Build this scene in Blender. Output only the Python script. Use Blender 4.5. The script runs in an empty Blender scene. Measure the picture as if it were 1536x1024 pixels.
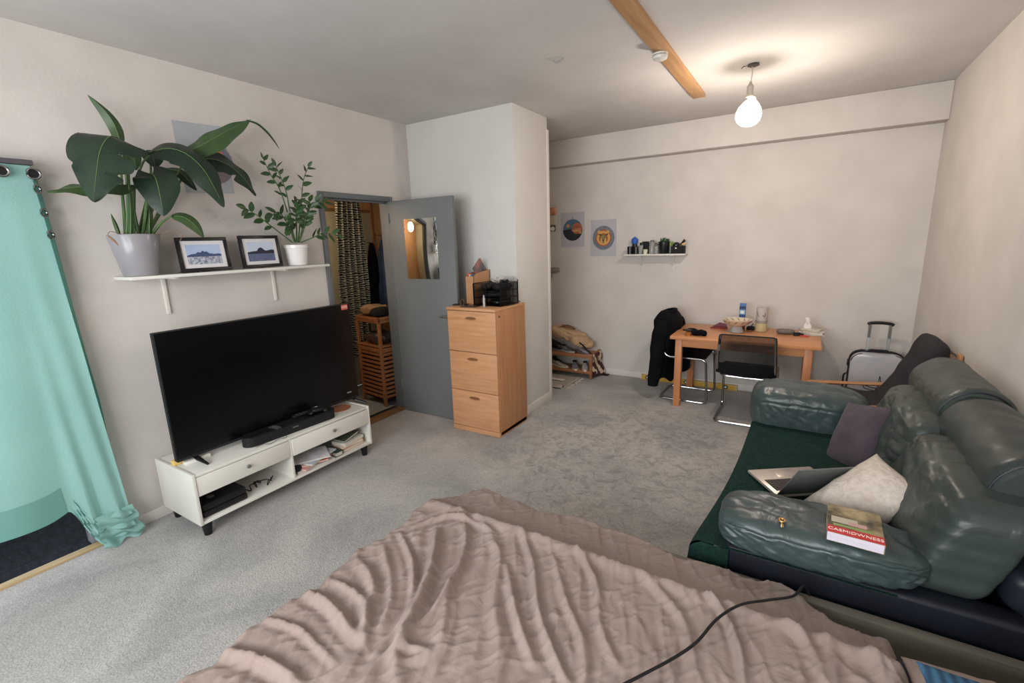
import bpy, bmesh, math, random
import numpy as np
from mathutils import Vector, Matrix, noise
PI = math.pi
random.seed(7)
scene = bpy.context.scene
COL = scene.collection

def lin(c):
    r = []
    for v in c:
        v = v / 255.0
        r.append(v / 12.92 if v <= 0.04045 else ((v + 0.055) / 1.055) ** 2.4)
    return (r[0], r[1], r[2], 1.0)

def mat(name, col, rough=0.5, metal=0.0, spec=0.5, col2=None, nscale=6.0, ndetail=4.0, ramp=(0.35, 0.65),
        bump=0.0, bscale=60.0, bdist=0.01, bdetail=3.0, bump2=0.0, bscale2=8.0, bdistort=0.0, stretch=(1, 1, 1), alpha=1.0,
        trans=0.0, sheen=0.0, emis=None, estr=0.0, coat=0.0, ior=1.45):
    m = bpy.data.materials.new(name)
    m.use_nodes = True
    nt = m.node_tree
    b = nt.nodes['Principled BSDF']
    c = lin(col)
    b.inputs['Base Color'].default_value = c
    b.inputs['Roughness'].default_value = rough
    b.inputs['Metallic'].default_value = metal
    b.inputs['Specular IOR Level'].default_value = spec
    b.inputs['Alpha'].default_value = alpha
    b.inputs['Transmission Weight'].default_value = trans
    b.inputs['Sheen Weight'].default_value = sheen
    b.inputs['Coat Weight'].default_value = coat
    b.inputs['IOR'].default_value = ior
    if emis:
        b.inputs['Emission Color'].default_value = lin(emis)
        b.inputs['Emission Strength'].default_value = estr
    tc = nt.nodes.new('ShaderNodeTexCoord')
    mp = nt.nodes.new('ShaderNodeMapping')
    mp.inputs['Scale'].default_value = stretch
    nt.links.new(tc.outputs['Object'], mp.inputs['Vector'])
    if col2 is not None:
        n = nt.nodes.new('ShaderNodeTexNoise')
        n.inputs['Scale'].default_value = nscale
        n.inputs['Detail'].default_value = ndetail
        nt.links.new(mp.outputs[0], n.inputs['Vector'])
        r = nt.nodes.new('ShaderNodeValToRGB')
        r.color_ramp.elements[0].position = ramp[0]
        r.color_ramp.elements[0].color = c
        r.color_ramp.elements[1].position = ramp[1]
        r.color_ramp.elements[1].color = lin(col2)
        nt.links.new(n.outputs['Fac'], r.inputs[0])
        nt.links.new(r.outputs[0], b.inputs['Base Color'])
    prev = None
    for (s, sc, det) in ((bump, bscale, bdetail), (bump2, bscale2, 2.0)):
        if s > 0:
            n = nt.nodes.new('ShaderNodeTexNoise')
            n.inputs['Scale'].default_value = sc
            n.inputs['Detail'].default_value = det
            n.inputs['Distortion'].default_value = bdistort
            nt.links.new(mp.outputs[0], n.inputs['Vector'])
            bp = nt.nodes.new('ShaderNodeBump')
            bp.inputs['Strength'].default_value = s
            bp.inputs['Distance'].default_value = bdist
            nt.links.new(n.outputs['Fac'], bp.inputs['Height'])
            if prev:
                nt.links.new(prev.outputs[0], bp.inputs['Normal'])
            prev = bp
    if prev:
        nt.links.new(prev.outputs[0], b.inputs['Normal'])
    return m

def wood(name, ca, cb, rough=0.45, axis=2, scale=9.0, spec=0.4):
    st = [14.0, 14.0, 14.0]
    st[axis] = 1.0
    return mat(name, ca, rough=rough, spec=spec, col2=cb, nscale=scale / 3.0, ndetail=6.0, ramp=(0.3, 0.7), stretch=st, bump=0.08, bscale=8)

# ---------- object helpers ----------
def setp(o, label=None, cat=None, group=None, kind=None):
    if label: o['label'] = label
    if cat: o['category'] = cat
    if group: o['group'] = group
    if kind: o['kind'] = kind
    return o

def thing(name, label, cat, loc=(0, 0, 0), rz=0.0, group=None):
    o = bpy.data.objects.new(name, None)
    COL.objects.link(o)
    o.empty_display_size = 0.1
    o.location = loc
    o.rotation_euler = (0, 0, rz)
    return setp(o, label, cat, group)

def build(name, bm, m, parent=None, smooth=True, ang=35.0, loc=None, rot=None):
    me = bpy.data.meshes.new(name)
    bmesh.ops.recalc_face_normals(bm, faces=bm.faces[:]) if False else None
    bm.to_mesh(me)
    bm.free()
    for x in (m if isinstance(m, (list, tuple)) else [m]):
        me.materials.append(x)
    if smooth and len(me.polygons):
        me.polygons.foreach_set('use_smooth', [True] * len(me.polygons))
        me.set_sharp_from_angle(angle=math.radians(ang))
    me.update()
    o = bpy.data.objects.new(name, me)
    COL.objects.link(o)
    if parent is not None:
        o.parent = parent
    if loc is not None: o.location = loc
    if rot is not None: o.rotation_euler = rot
    return o

def new(): return bmesh.new()

def add_raw(bm, verts, faces, mi=0, mtx=None):
    vs = [bm.verts.new(mtx @ Vector(v) if mtx else v) for v in verts]
    for f in faces:
        try:
            fc = bm.faces.new([vs[i] for i in f])
            fc.material_index = mi
        except ValueError:
            pass
    return vs

def box(bm, x0, x1, y0, y1, z0, z1, bev=0.0, seg=2, mi=0, mtx=None):
    t = bmesh.new()
    vs = [t.verts.new(p) for p in ((x0, y0, z0), (x1, y0, z0), (x1, y1, z0), (x0, y1, z0), (x0, y0, z1), (x1, y0, z1), (x1, y1, z1), (x0, y1, z1))]
    for f in ((3, 2, 1, 0), (4, 5, 6, 7), (0, 1, 5, 4), (1, 2, 6, 5), (2, 3, 7, 6), (3, 0, 4, 7)):
        t.faces.new([vs[i] for i in f])
    if bev > 0:
        bmesh.ops.bevel(t, geom=t.edges[:], offset=bev, segments=seg, profile=0.5, affect='EDGES')
    merge(bm, t, mi, mtx)

def merge(bm, t, mi=0, mtx=None):
    t.verts.ensure_lookup_table()
    t.verts.index_update()
    add_raw(bm, [v.co.copy() for v in t.verts], [[v.index for v in f.verts] for f in t.faces], mi, mtx)
    t.free()

def frame_at(d, up=Vector((0, 0, 1))):
    d = d.normalized()
    if abs(d.dot(up)) > 0.97: up = Vector((0, 1, 0))
    a = d.cross(up).normalized()
    b = a.cross(d).normalized()
    return a, b

def smooth_path(pts, n=6, closed=False):
    P = [Vector(p) for p in pts]
    if len(P) < 3: return P
    out = []
    N = len(P)
    rng = range(N) if closed else range(N - 1)
    for i in rng:
        p0 = P[(i - 1) % N] if closed or i > 0 else P[0]
        p1 = P[i]; p2 = P[(i + 1) % N]
        p3 = P[(i + 2) % N] if closed or i + 2 < N else P[-1]
        for k in range(n):
            t = k / n
            out.append(0.5 * ((2 * p1) + (-p0 + p2) * t + (2 * p0 - 5 * p1 + 4 * p2 - p3) * t * t + (-p0 + 3 * p1 - 3 * p2 + p3) * t ** 3))
    if not closed: out.append(P[-1])
    return out

def round_path(pts, r, n=5, closed=False):
    """polyline with filleted corners"""
    P = [Vector(p) for p in pts]
    N = len(P)
    out = []
    for i in range(N):
        if not closed and i in (0, N - 1):
            out.append(P[i]); continue
        a = P[(i - 1) % N]; b = P[i]; c = P[(i + 1) % N]
        rr = min(r, (a - b).length * .49, (c - b).length * .49)
        p = b + (a - b).normalized() * rr
        q = b + (c - b).normalized() * rr
        for k in range(n + 1):
            t = k / n
            out.append(p * (1 - t) ** 2 + b * 2 * t * (1 - t) + q * t * t)
    return out

def tube(bm, pts, r, sides=8, closed=False, mi=0, caps=True, flat=1.0):
    P = [Vector(p) for p in pts]
    N = len(P)
    rings = []
    ref = None
    for i, p in enumerate(P):
        if closed: d = P[(i + 1) % N] - P[i - 1]
        else: d = P[min(i + 1, N - 1)] - P[max(i - 1, 0)]
        if d.length < 1e-9: d = Vector((0, 0, 1))
        d.normalize()
        if ref is None:
            a, b = frame_at(d)
        else:
            a = ref - d * ref.dot(d)
            if a.length < 1e-6: a, _ = frame_at(d)
            a.normalize(); b = d.cross(a).normalized()
        ref = a
        rr = r[i] if isinstance(r, (list, tuple)) else r
        rings.append([bm.verts.new(p + (a * math.cos(2 * PI * k / sides) + b * flat * math.sin(2 * PI * k / sides)) * rr) for k in range(sides)])
    M = N if closed else N - 1
    for i in range(M):
        A = rings[i]; B = rings[(i + 1) % N]
        for k in range(sides):
            f = bm.faces.new((A[k], A[(k + 1) % sides], B[(k + 1) % sides], B[k]))
            f.material_index = mi
    if caps and not closed:
        for R_, rev in ((rings[0], True), (rings[-1], False)):
            f = bm.faces.new(R_[::-1] if rev else R_)
            f.material_index = mi

def lathe(bm, prof, sides=24, mi=0, mtx=None, center=(0, 0, 0), sx=1.0, sy=1.0):
    """prof list of (r,z)"""
    cx, cy, cz = center
    vs = []
    faces = []
    for (r, z) in prof:
        for k in range(sides):
            a = 2 * PI * k / sides
            vs.append((cx + r * math.cos(a) * sx, cy + r * math.sin(a) * sy, cz + z))
    for i in range(len(prof) - 1):
        for k in range(sides):
            faces.append((i * sides + k, i * sides + (k + 1) % sides, (i + 1) * sides + (k + 1) % sides, (i + 1) * sides + k))
    if prof[0][0] > 1e-5: faces.append(tuple(range(sides))[::-1])
    if prof[-1][0] > 1e-5: faces.append(tuple((len(prof) - 1) * sides + k for k in range(sides)))
    t = bmesh.new()
    add_raw(t, vs, faces)
    bmesh.ops.remove_doubles(t, verts=t.verts[:], dist=1e-6)
    merge(bm, t, mi, mtx)

def prism(bm, poly, z0, z1, mi=0, mtx=None):
    n = len(poly)
    vs = [(p[0], p[1], z0) for p in poly] + [(p[0], p[1], z1) for p in poly]
    fs = [tuple(range(n))[::-1], tuple(range(n, 2 * n))]
    for i in range(n):
        fs.append((i, (i + 1) % n, n + (i + 1) % n, n + i))
    add_raw(bm, vs, fs, mi, mtx)

def gridmesh(bm, fn, nu, nv, mi=0, wrapu=False):
    vs = []
    for j in range(nv + 1):
        for i in range(nu + (0 if wrapu else 1)):
            vs.append(fn(i / nu, j / nv))
    W = nu if wrapu else nu + 1
    fs = []
    for j in range(nv):
        for i in range(nu):
            a = j * W + i; b = j * W + (i + 1) % W
            fs.append((a, b, b + W, a + W))
    return add_raw(bm, vs, fs, mi)

def nz(x, y, z, s=1.0):
    return noise.noise(Vector((x * s, y * s, z * s)))

def puffy(bm, cx, cy, cz, sx, sy, sz, n=16, e=4.0, puff=0.0, wr=0.0, ws=8.0, mtx=None, seed=0.0, shear=None, mi=0):
    """soft box: superellipsoid-ish cube with optional wrinkles; (sx,sy,sz) are half sizes"""
    t = bmesh.new()
    bmesh.ops.create_cube(t, size=2.0)
    bmesh.ops.subdivide_edges(t, edges=t.edges[:], cuts=n, use_grid_fill=True)
    for v in t.verts:
        p = v.co.copy()
        # superellipsoid projection
        L = (abs(p.x) ** e + abs(p.y) ** e + abs(p.z) ** e) ** (1 / e)
        q = p / L
        bulge = 1.0
        k = Vector((q.x, q.y, q.z))
        if puff:
            k.z *= 1 + puff * (1 - q.x * q.x) * (1 - q.y * q.y)
        w = Vector((k.x * sx, k.y * sy, k.z * sz))
        if wr:
            d = Vector((q.x / sx, q.y / sy, q.z / sz)).normalized()
            h = abs(nz(w.x + seed, w.y * 1.0, w.z + seed, ws)) + 0.5 * abs(nz(w.x - seed, w.y + 3, w.z, ws * 2.3))
            w += d * (h - 0.3) * wr
        if shear: w = shear(w)
        v.co = w + Vector((cx, cy, cz))
    merge(bm, t, mi, mtx)

def pillow(bm, w, h, t, n=28, mtx=None, wr=0.006, seed=0.0, pinch=0.07, mi=0):
    """square cushion with pinched corners, lying in XY"""
    vs = []; fs = []
    for side in (1, -1):
        base = len(vs)
        for j in range(n + 1):
            for i in range(n + 1):
                u = -1 + 2 * i / n; v = -1 + 2 * j / n
                uu = math.sin(u * PI / 2); vv = math.sin(v * PI / 2)
                th = ((1 - uu ** 2) * (1 - vv ** 2)) ** 0.42
                x = uu * w / 2 * (1 - pinch * (1 - vv ** 4) * abs(uu) ** 3)
                y = vv * h / 2 * (1 - pinch * (1 - uu ** 4) * abs(vv) ** 3)
                z = side * t / 2 * th
                q = th * wr * (abs(nz(x + seed, y, side, 9)) * 2 + abs(nz(x, y + seed, side, 22)))
                vs.append((x, y, z - side * q))
        for j in range(n):
            for i in range(n):
                a = base + j * (n + 1) + i
                f = (a, a + 1, a + n + 2, a + n + 1)
                fs.append(f if side > 0 else f[::-1])
    tb = bmesh.new()
    add_raw(tb, vs, fs)
    bmesh.ops.remove_doubles(tb, verts=tb.verts[:], dist=1e-5)
    merge(bm, tb, mi, mtx)

def TRS(loc, rx=0, ry=0, rz=0):
    return Matrix.Translation(loc) @ Matrix.Rotation(rz, 4, 'Z') @ Matrix.Rotation(ry, 4, 'Y') @ Matrix.Rotation(rx, 4, 'X')

def basis(o, x, y, z):
    m = Matrix.Identity(4)
    for i, a in enumerate((x, y, z)):
        a = Vector(a).normalized()
        for r in range(3): m[r][i] = a[r]
    m.translation = Vector(o)
    return m

def nbasis(o, x, n):
    n = Vector(n).normalized(); x = Vector(x); x = (x - n * x.dot(n)).normalized()
    return basis(o, x, n.cross(x), n)

def text(name, body, size, m, parent, mtx, extrude=0.0004, align='CENTER'):
    c = bpy.data.curves.new(name, 'FONT')
    c.body = body; c.size = size; c.extrude = extrude
    c.align_x = align; c.align_y = 'CENTER'
    tmp = bpy.data.objects.new(name, c)
    COL.objects.link(tmp)
    dg = bpy.context.evaluated_depsgraph_get()
    dg.update()
    me = bpy.data.meshes.new_from_object(tmp.evaluated_get(dg))
    bpy.data.objects.remove(tmp)
    bpy.data.curves.remove(c)
    me.materials.clear(); me.materials.append(m)
    me.transform(mtx)
    o = bpy.data.objects.new(name, me)
    COL.objects.link(o)
    if parent is not None: o.parent = parent
    return o

def off(o, obj_list=None):
    return o
def W2L(m, origin):
    """move world-built bmesh into local coordinates of a thing placed at origin (no rotation)"""
    bmesh.ops.translate(m, verts=m.verts[:], vec=-Vector(origin))
    return m
def part(name, bm, m, root, **k):
    """world-built bmesh parented under a top thing (unrotated)"""
    loc = root.location if root.parent is None else root.parent.location
    return build(name, W2L(bm, loc), m, root, **k)
def single(name, bm, m, loc, label, cat, group=None, kind=None, **k):
    o = build(name, W2L(bm, loc), m, None, **k)
    o.location = loc
    return setp(o, label, cat, group, kind)
# ================= setting =================
XL, XR, YB, YR, ZC = -3.36, 0.89, 5.37, -1.3, 2.77
HXL, HY0, HY1 = -4.47, 1.9, 4.45
m_wall = mat('wall_paint', (209, 203, 197), rough=0.9, spec=0.2, col2=(201, 195, 189), nscale=3, bump=0.25, bscale=45, bdist=0.004, bump2=0.15, bscale2=3)
m_ceil = mat('ceiling_paint', (208, 204, 201), rough=0.9, spec=0.2, col2=(199, 195, 192), nscale=2.0, bump=0.2, bscale=30, bdist=0.004)
m_white = mat('white_gloss', (222, 220, 212), rough=0.4, col2=(214, 212, 204), nscale=3)
m_trimw = mat('white_trim', (215, 210, 203), rough=0.5)
m_greyframe = mat('grey_paint', (100, 104, 105), rough=0.5, bump=0.05, bscale=20)
m_pine = wood('pine', (196, 152, 96), (170, 124, 72), axis=1)
m_black = mat('black_plastic', (18, 18, 20), rough=0.4)
m_blackm = mat('black_matt', (14, 14, 16), rough=0.75)
m_chrome = mat('chrome', (165, 165, 165), rough=0.2, metal=1.0)
m_steel = mat('brushed_steel', (170, 170, 168), rough=0.35, metal=1.0)
m_slate = mat('dark_slate', (30, 32, 37), rough=0.9, spec=.1, col2=(42, 44, 50), nscale=12, stretch=(1, 3, 1), bump=0.2, bscale=30)

def carpet_material():
    m = bpy.data.materials.new('grey_carpet'); m.use_nodes = True
    nt = m.node_tree; b = nt.nodes['Principled BSDF']
    b.inputs['Roughness'].default_value = 1.0
    b.inputs['Specular IOR Level'].default_value = 0.05
    b.inputs['Sheen Weight'].default_value = 0.15
    tc = nt.nodes.new('ShaderNodeTexCoord')
    def noi(scale, det, dist=0.0, rough=0.5):
        n = nt.nodes.new('ShaderNodeTexNoise'); n.inputs['Scale'].default_value = scale
        n.inputs['Detail'].default_value = det; n.inputs['Distortion'].default_value = dist
        n.inputs['Roughness'].default_value = rough
        nt.links.new(tc.outputs['Object'], n.inputs['Vector']); return n
    def ramp(src, p0, c0, p1, c1):
        r = nt.nodes.new('ShaderNodeValToRGB')
        r.color_ramp.elements[0].position = p0; r.color_ramp.elements[0].color = c0
        r.color_ramp.elements[1].position = p1; r.color_ramp.elements[1].color = c1
        nt.links.new(src.outputs['Fac'], r.inputs[0]); return r
    def mul(a, bb, f):
        x = nt.nodes.new('ShaderNodeMixRGB'); x.blend_type = 'MULTIPLY'; x.inputs[0].default_value = f
        nt.links.new(a.outputs[0], x.inputs[1]); nt.links.new(bb.outputs[0], x.inputs[2]); return x
    g = lambda v: (v, v, v, 1)
    base = ramp(noi(1.8, 4, 0.6), 0.34, lin((160, 158, 156)), 0.62, lin((187, 183, 179)))
    scuff = ramp(noi(11, 6, 1.0, 0.66), 0.38, g(0.5), 0.54, g(1.0))
    # scuffs concentrate in patches
    gm = nt.nodes.new('ShaderNodeMapping'); gm.vector_type = 'TEXTURE'
    gm.inputs['Location'].default_value = (-1.05, 3.35, 0); gm.inputs['Scale'].default_value = (1.5, 1.7, 1.5)
    nt.links.new(tc.outputs['Object'], gm.inputs['Vector'])
    gr = nt.nodes.new('ShaderNodeTexGradient'); gr.gradient_type = 'SPHERICAL'; nt.links.new(gm.outputs[0], gr.inputs[0])
    ad = nt.nodes.new('ShaderNodeMath'); ad.operation = 'MULTIPLY_ADD'; nt.links.new(noi(2.2, 4, 0.5).outputs['Fac'], ad.inputs[0]); ad.inputs[1].default_value = .55; nt.links.new(gr.outputs['Fac'], ad.inputs[2])
    msk = nt.nodes.new('ShaderNodeValToRGB'); msk.color_ramp.elements[0].position = .36; msk.color_ramp.elements[0].color = g(0.0); msk.color_ramp.elements[1].position = .85; msk.color_ramp.elements[1].color = g(1.0)
    nt.links.new(ad.outputs[0], msk.inputs[0])
    mx = nt.nodes.new('ShaderNodeMixRGB'); mx.blend_type = 'MIX'
    nt.links.new(msk.outputs[0], mx.inputs[0]); mx.inputs[1].default_value = g(1.0); nt.links.new(scuff.outputs[0], mx.inputs[2])
    pile = ramp(noi(130, 4), 0.3, g(0.74), 0.7, g(1.1))
    pile2 = ramp(noi(42, 3, 0.8), 0.35, g(0.9), 0.6, g(1.05))
    o = mul(mul(mul(base, mx, 0.6), pile, 1.0), pile2, 1.0)
    nt.links.new(o.outputs[0], b.inputs['Base Color'])
    bp = nt.nodes.new('ShaderNodeBump'); bp.inputs['Strength'].default_value = 0.7; bp.inputs['Distance'].default_value = 0.008
    nt.links.new(noi(110, 4).outputs['Fac'], bp.inputs['Height'])
    nt.links.new(bp.outputs[0], b.inputs['Normal'])
    return m
m_carpet = carpet_material()
m_carpet2 = mat('hall_floor', (120, 122, 120), rough=0.8, col2=(108, 110, 110), nscale=6)

def struct(name, bm, m, **k):
    return setp(build(name, bm, m, None, **k), kind='structure')

b = new(); box(b, XL, XR, YR, YB, -0.05, 0.0)
struct('floor', b, m_carpet)
b = new(); box(b, HXL, XL, HY0, HY1, -0.052, -0.002)
struct('floor_hallway', b, m_carpet2)
b = new(); box(b, XL - 1.5, XL, -1.2, 1.0, -0.16, -0.01)
struct('floor_balcony', b, m_slate)
b = new(); box(b, XL, XR + 0.12, YR - 0.12, YB + 0.12, ZC, ZC + 0.1)
struct('ceiling', b, m_ceil)
# left wall with a glazed door opening and an inner door opening
WT = 0.12
GY0, GY1, GZ = -0.75, 0.80, 2.06
DY0, DY1, DZ = 2.56, 3.285, 2.045
b = new()
for (y0, y1, z0, z1) in ((YR, GY0, 0, ZC), (GY0, GY1, GZ, ZC), (GY1, DY0 - 0.04, 0, ZC), (DY0 - 0.04, DY1 + 0.04, DZ + 0.04, ZC), (DY1 + 0.04, YB, 0, ZC)):
    box(b, XL - WT, XL, y0, y1, z0, z1)
struct('wall_left', b, m_wall)
b = new(); box(b, XL - WT, XR + WT, YB, YB + 0.12, 0, ZC)
struct('wall_back', b, m_wall)
b = new(); box(b, XR, XR + WT, YR, YB, 0, ZC)
struct('wall_right', b, m_wall)
# rear wall (behind the camera) with a wide window opening
RW = (-2.6, 0.5, 0.9, 2.35)
b = new()
box(b, XL, RW[0], YR - .12, YR, 0, ZC); box(b, RW[1], XR, YR - .12, YR, 0, ZC)
box(b, RW[0], RW[1], YR - .12, YR, 0, RW[2]); box(b, RW[0], RW[1], YR - .12, YR, RW[3], ZC)
struct('wall_rear', b, m_wall)
b = new()
for x0, x1 in ((RW[0], RW[0] + .06), (-1.08, -1.02), (RW[1] - .06, RW[1])): box(b, x0, x1, YR - .09, YR - .03, RW[2], RW[3], bev=.004)
for z0, z1 in ((RW[2], RW[2] + .06), (RW[3] - .06, RW[3])): box(b, RW[0], RW[1], YR - .09, YR - .03, z0, z1, bev=.004)
struct('window_1', b, m_trimw)
# boxed-in corner (closet)
BX0, BX1, BY0, BY1 = XL, -2.163, 3.59, 4.215
m_box = mat('panel_white', (212, 210, 205), rough=0.75, spec=0.3, col2=(206, 204, 199), nscale=2)
b = new(); box(b, BX0, BX1, BY0, BY1, 0.0, ZC, bev=0.003)
struct('wall_closet', b, m_box)
b = new(); box(b, BX0, BX1 + .008, BY0 - .0, BY1 + .008, 0, .012); box(b, BX1, BX1 + .012, BY0 - .008, BY1 + .012, 0.012, .09, bev=.003)
box(b, BX1 - .0, BX1 + .012, BY1 - .03, BY1 + .014, .09, 2.66, bev=.003)
struct('baseboard_closet', b, m_trimw)
# fascia along the top of the back wall
b = new(); box(b, XL, XR, 5.215, YB, 2.483, ZC, bev=.008)
struct('trim_1', b, m_wall)
# baseboards
b = new(); box(b, XL, XR, YB - .015, YB, 0, .075, bev=.004)
struct('baseboard_back', b, m_trimw)
b = new()
for y0, y1 in ((GY1 + .05, DY0 - .07), ): box(b, XL, XL + .012, y0, y1, 0, .07, bev=.003)
struct('baseboard_left', b, m_trimw)
b = new(); box(b, XR - .012, XR, YR, YB, 0, .075, bev=.003)
struct('baseboard_right', b, m_trimw)
# threshold strips
b = new(); box(b, XL - .02, XL + .035, GY0, GY1, -.005, .012, bev=.004)
struct('trim_2', b, wood('pale_strip', (196, 172, 128), (176, 150, 106), axis=1))
b = new(); box(b, XL - .11, XL + .01, DY0, DY1, -.004, .010, bev=.003)
struct('trim_3', b, wood('threshold_wood', (142, 108, 76), (120, 88, 60), axis=1))
# glazed door frame and glass behind the curtain
b = new()
m_gdoor = mat('grey_window_frame', (140, 142, 150), rough=0.5)
for y0, y1 in ((GY0, GY0 + .06), (GY1 - .05, GY1), (-.03, .05)): box(b, XL - .10, XL - .03, y0, y1, 0, GZ, bev=.004)
for z0, z1 in ((GZ - .06, GZ), ): box(b, XL - .10, XL - .03, GY0, GY1, z0, z1, bev=.004)
gd = struct('door_2', b, m_gdoor)
m_glass = mat('window_glass', (40, 46, 48), rough=0.02, alpha=0.10, spec=0.3)
b = new(); box(b, XL - .07, XL - .064, GY0 + .06, -.03, .03, GZ - .06); box(b, XL - .07, XL - .064, .05, GY1 - .05, .03, GZ - .06)
build('glass_pane', b, m_glass, gd)
# door frame (inner door)
b = new()
FX0, FX1 = XL - WT - .01, XL + .018
box(b, FX0, FX1, DY0 - .045, DY0, 0, DZ + .045, bev=.003)
box(b, FX0, FX1, DY1, DY1 + .03, 0, DZ + .045, bev=.003)
box(b, FX0, FX1, DY0, DY1, DZ, DZ + .045, bev=.003)
box(b, XL - .06, XL - .03, DY0, DY0 + .015, 0, DZ); box(b, XL - .06, XL - .03, DY0, DY1, DZ - .015, DZ)
struct('trim_4', b, m_greyframe)
# open door leaf, hinged at the far jamb and swung into the room
m_door = mat('door_grey', (112, 116, 116), rough=0.5, col2=(106, 110, 110), nscale=1.5, bump=0.04, bscale=25)
dl = thing('door_1', 'open grey painted door with a mirror on it', 'door', (XL + .022, 3.268, 0), math.radians(1.0))
dl['kind'] = 'structure'
del dl['category'], dl['label']
b = new(); box(b, 0, .745, -.018, .022, .012, 2.045, bev=.003)
build('door_leaf', b, m_door, dl)
b = new()
tube(b, round_path([(.690, -.02, 1.00), (.690, -.065, 1.00), (.575, -.065, 1.00)], .015), .0095, 10)
hd = build('door_handle', b, m_steel, dl); hd['label'] = 'brushed metal lever handle'
b = new()
for z in (.25, 1.05, 1.85): lathe(b, [(.009, 0), (.009, .09)], 10, center=(-.004, -.02, z))
build('hinge', b, m_greyframe, dl)

# hallway beyond the door
m_hcream = mat('hall_cream', (196, 190, 164), rough=0.6, col2=(188, 182, 156), nscale=3)
m_htan = wood('hall_tan_panel', (206, 160, 118), (192, 146, 104), axis=2, rough=.6)
b = new(); box(b, HXL - .1, HXL, HY0, HY1, 0, 2.3)
struct('wall_hallway', b, m_htan)
b = new(); box(b, HXL - .1, XL - WT, HY1, HY1 + .1, 0, 2.3); box(b, HXL - .1, XL - WT, HY0 - .1, HY0, 0, 2.3)
struct('wall_hallway_ends', b, m_hcream)
b = new(); box(b, HXL - .1, XL - WT, HY0 - .1, HY1 + .1, 2.3, 2.36)
struct('ceiling_hallway', b, m_hcream)
# ================= left wall side =================
# hallway pieces
b = new()
box(b, HXL + .002, HXL + .03, 3.30, 4.02, 0.02, 2.03, bev=.004)
o = single('closet_door', b, m_hcream, (HXL, 3.6, 0), 'cream closet door panel in the hallway behind the striped curtain', 'closet door')
b = new(); box(b, HXL, HXL + .045, 4.02, 4.05, 0, 2.28, bev=.003); box(b, HXL, HXL + .04, 2.6, 4.02, 2.03, 2.06, bev=.003)
struct('trim_5', b, wood('hall_batten', (160, 112, 72), (140, 96, 60), axis=2))

def hall_curtain():
    bm = new()
    def fn(u, v):
        z = 2.2 - v * 1.78
        w = 0.30 + 0.05 * math.sin(v * 3) 
        yc = 3.475 - 0.05 * v
        y = yc + (u - .5) * (0.30 + 0.12 * math.sin(min(v * 2.2, 1.6)))
        x = -4.17 + 0.035 * math.sin(u * 2 * PI * 5 + math.sin(v * 4)) * (1 - .3 * v) + .01 * nz(u * 3, v * 4, 0)
        return (x, y, z)
    gridmesh(bm, fn, 90, 60)
    m = bpy.data.materials.new('striped_fabric'); m.use_nodes = True
    nt = m.node_tree; p = nt.nodes['Principled BSDF']; p.inputs['Roughness'].default_value = .9
    tc = nt.nodes.new('ShaderNodeTexCoord'); w = nt.nodes.new('ShaderNodeTexWave')
    w.wave_type = 'BANDS'; w.bands_direction = 'Z'
    w.inputs['Scale'].default_value = 13.0; w.inputs['Distortion'].default_value = 5.5; w.inputs['Detail'].default_value = 1.5; w.inputs['Detail Scale'].default_value = 1.6
    nt.links.new(tc.outputs['Object'], w.inputs['Vector'])
    r = nt.nodes.new('ShaderNodeValToRGB'); r.color_ramp.elements[0].position = .42; r.color_ramp.elements[0].color = lin((22, 22, 24))
    r.color_ramp.elements[1].position = .58; r.color_ramp.elements[1].color = lin((176, 174, 156))
    nt.links.new(w.outputs['Fac'], r.inputs[0]); nt.links.new(r.outputs[0], p.inputs['Base Color'])
    return single('striped_curtain', bm, m, (-4.17, 3.45, 2.2), 'black and cream striped curtain hanging in the hallway doorway view', 'curtain')
hall_curtain()
b = new(); tube(b, [(-4.17, 3.0, 2.215), (-4.17, 4.4, 2.215)], .01, 8)
single('curtain_rod', b, m_blackm, (-4.17, 3.4, 2.215), 'thin dark rod holding the striped hallway curtain', 'curtain rod')

def coat(name, label, cx, cy, ztop, zbot, wtop, wbot, m, seed, hook=True):
    bm = new()
    def fn(u, v):
        a = u * 2 * PI
        z = ztop + (zbot - ztop) * v
        s = min(1.0, v * 3.2) ** .6
        w = wtop + (wbot - wtop) * s
        w *= 1 + .06 * math.sin(v * 9 + seed)
        d = .022 + .05 * s
        f = 1 + .16 * math.sin(a * 5 + seed + v * 2) * s + .12 * nz(u * 4, v * 5, seed)
        return (cx + d * math.cos(a) * f, cy + w * math.sin(a) * f - .05 * v * v, z + .02 * math.sin(a * 3) * v)
    gridmesh(bm, fn, 40, 40, wrapu=True)
    r = thing(name, label, 'coat', (cx, cy, zbot), group=None)
    part('fabric_body', bm, m, r)
    bm = new()
    def fs(u, v):
        a = u * 2 * PI; z = ztop - .17 - v * .55
        return (cx + .05 + .03 * math.cos(a) + .03 * v, cy - wbot * .75 - .03 * v + .035 * math.sin(a) * (1 - .3 * v) + .01 * nz(u, v * 6, seed), z)
    gridmesh(bm, fs, 16, 20, wrapu=True)
    part('sleeve', bm, m, r)
    return r
m_navy = mat('navy_cloth', (62, 80, 106), rough=.9, col2=(50, 64, 88), nscale=7, sheen=.1)
m_dark = mat('black_cloth', (17, 18, 22), rough=.95, col2=(10, 11, 14), nscale=7, spec=.15)
coat('hanging_coat', 'navy blue coat hanging from a hook on the hallway panel', -4.27, 4.055, 1.76, .80, .012, .12, m_navy, 1.3)
coat('hanging_coat', 'black coat hanging left of the navy coat in the hallway', -4.33, 3.90, 1.68, .84, .01, .05, m_dark, 3.1)
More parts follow.
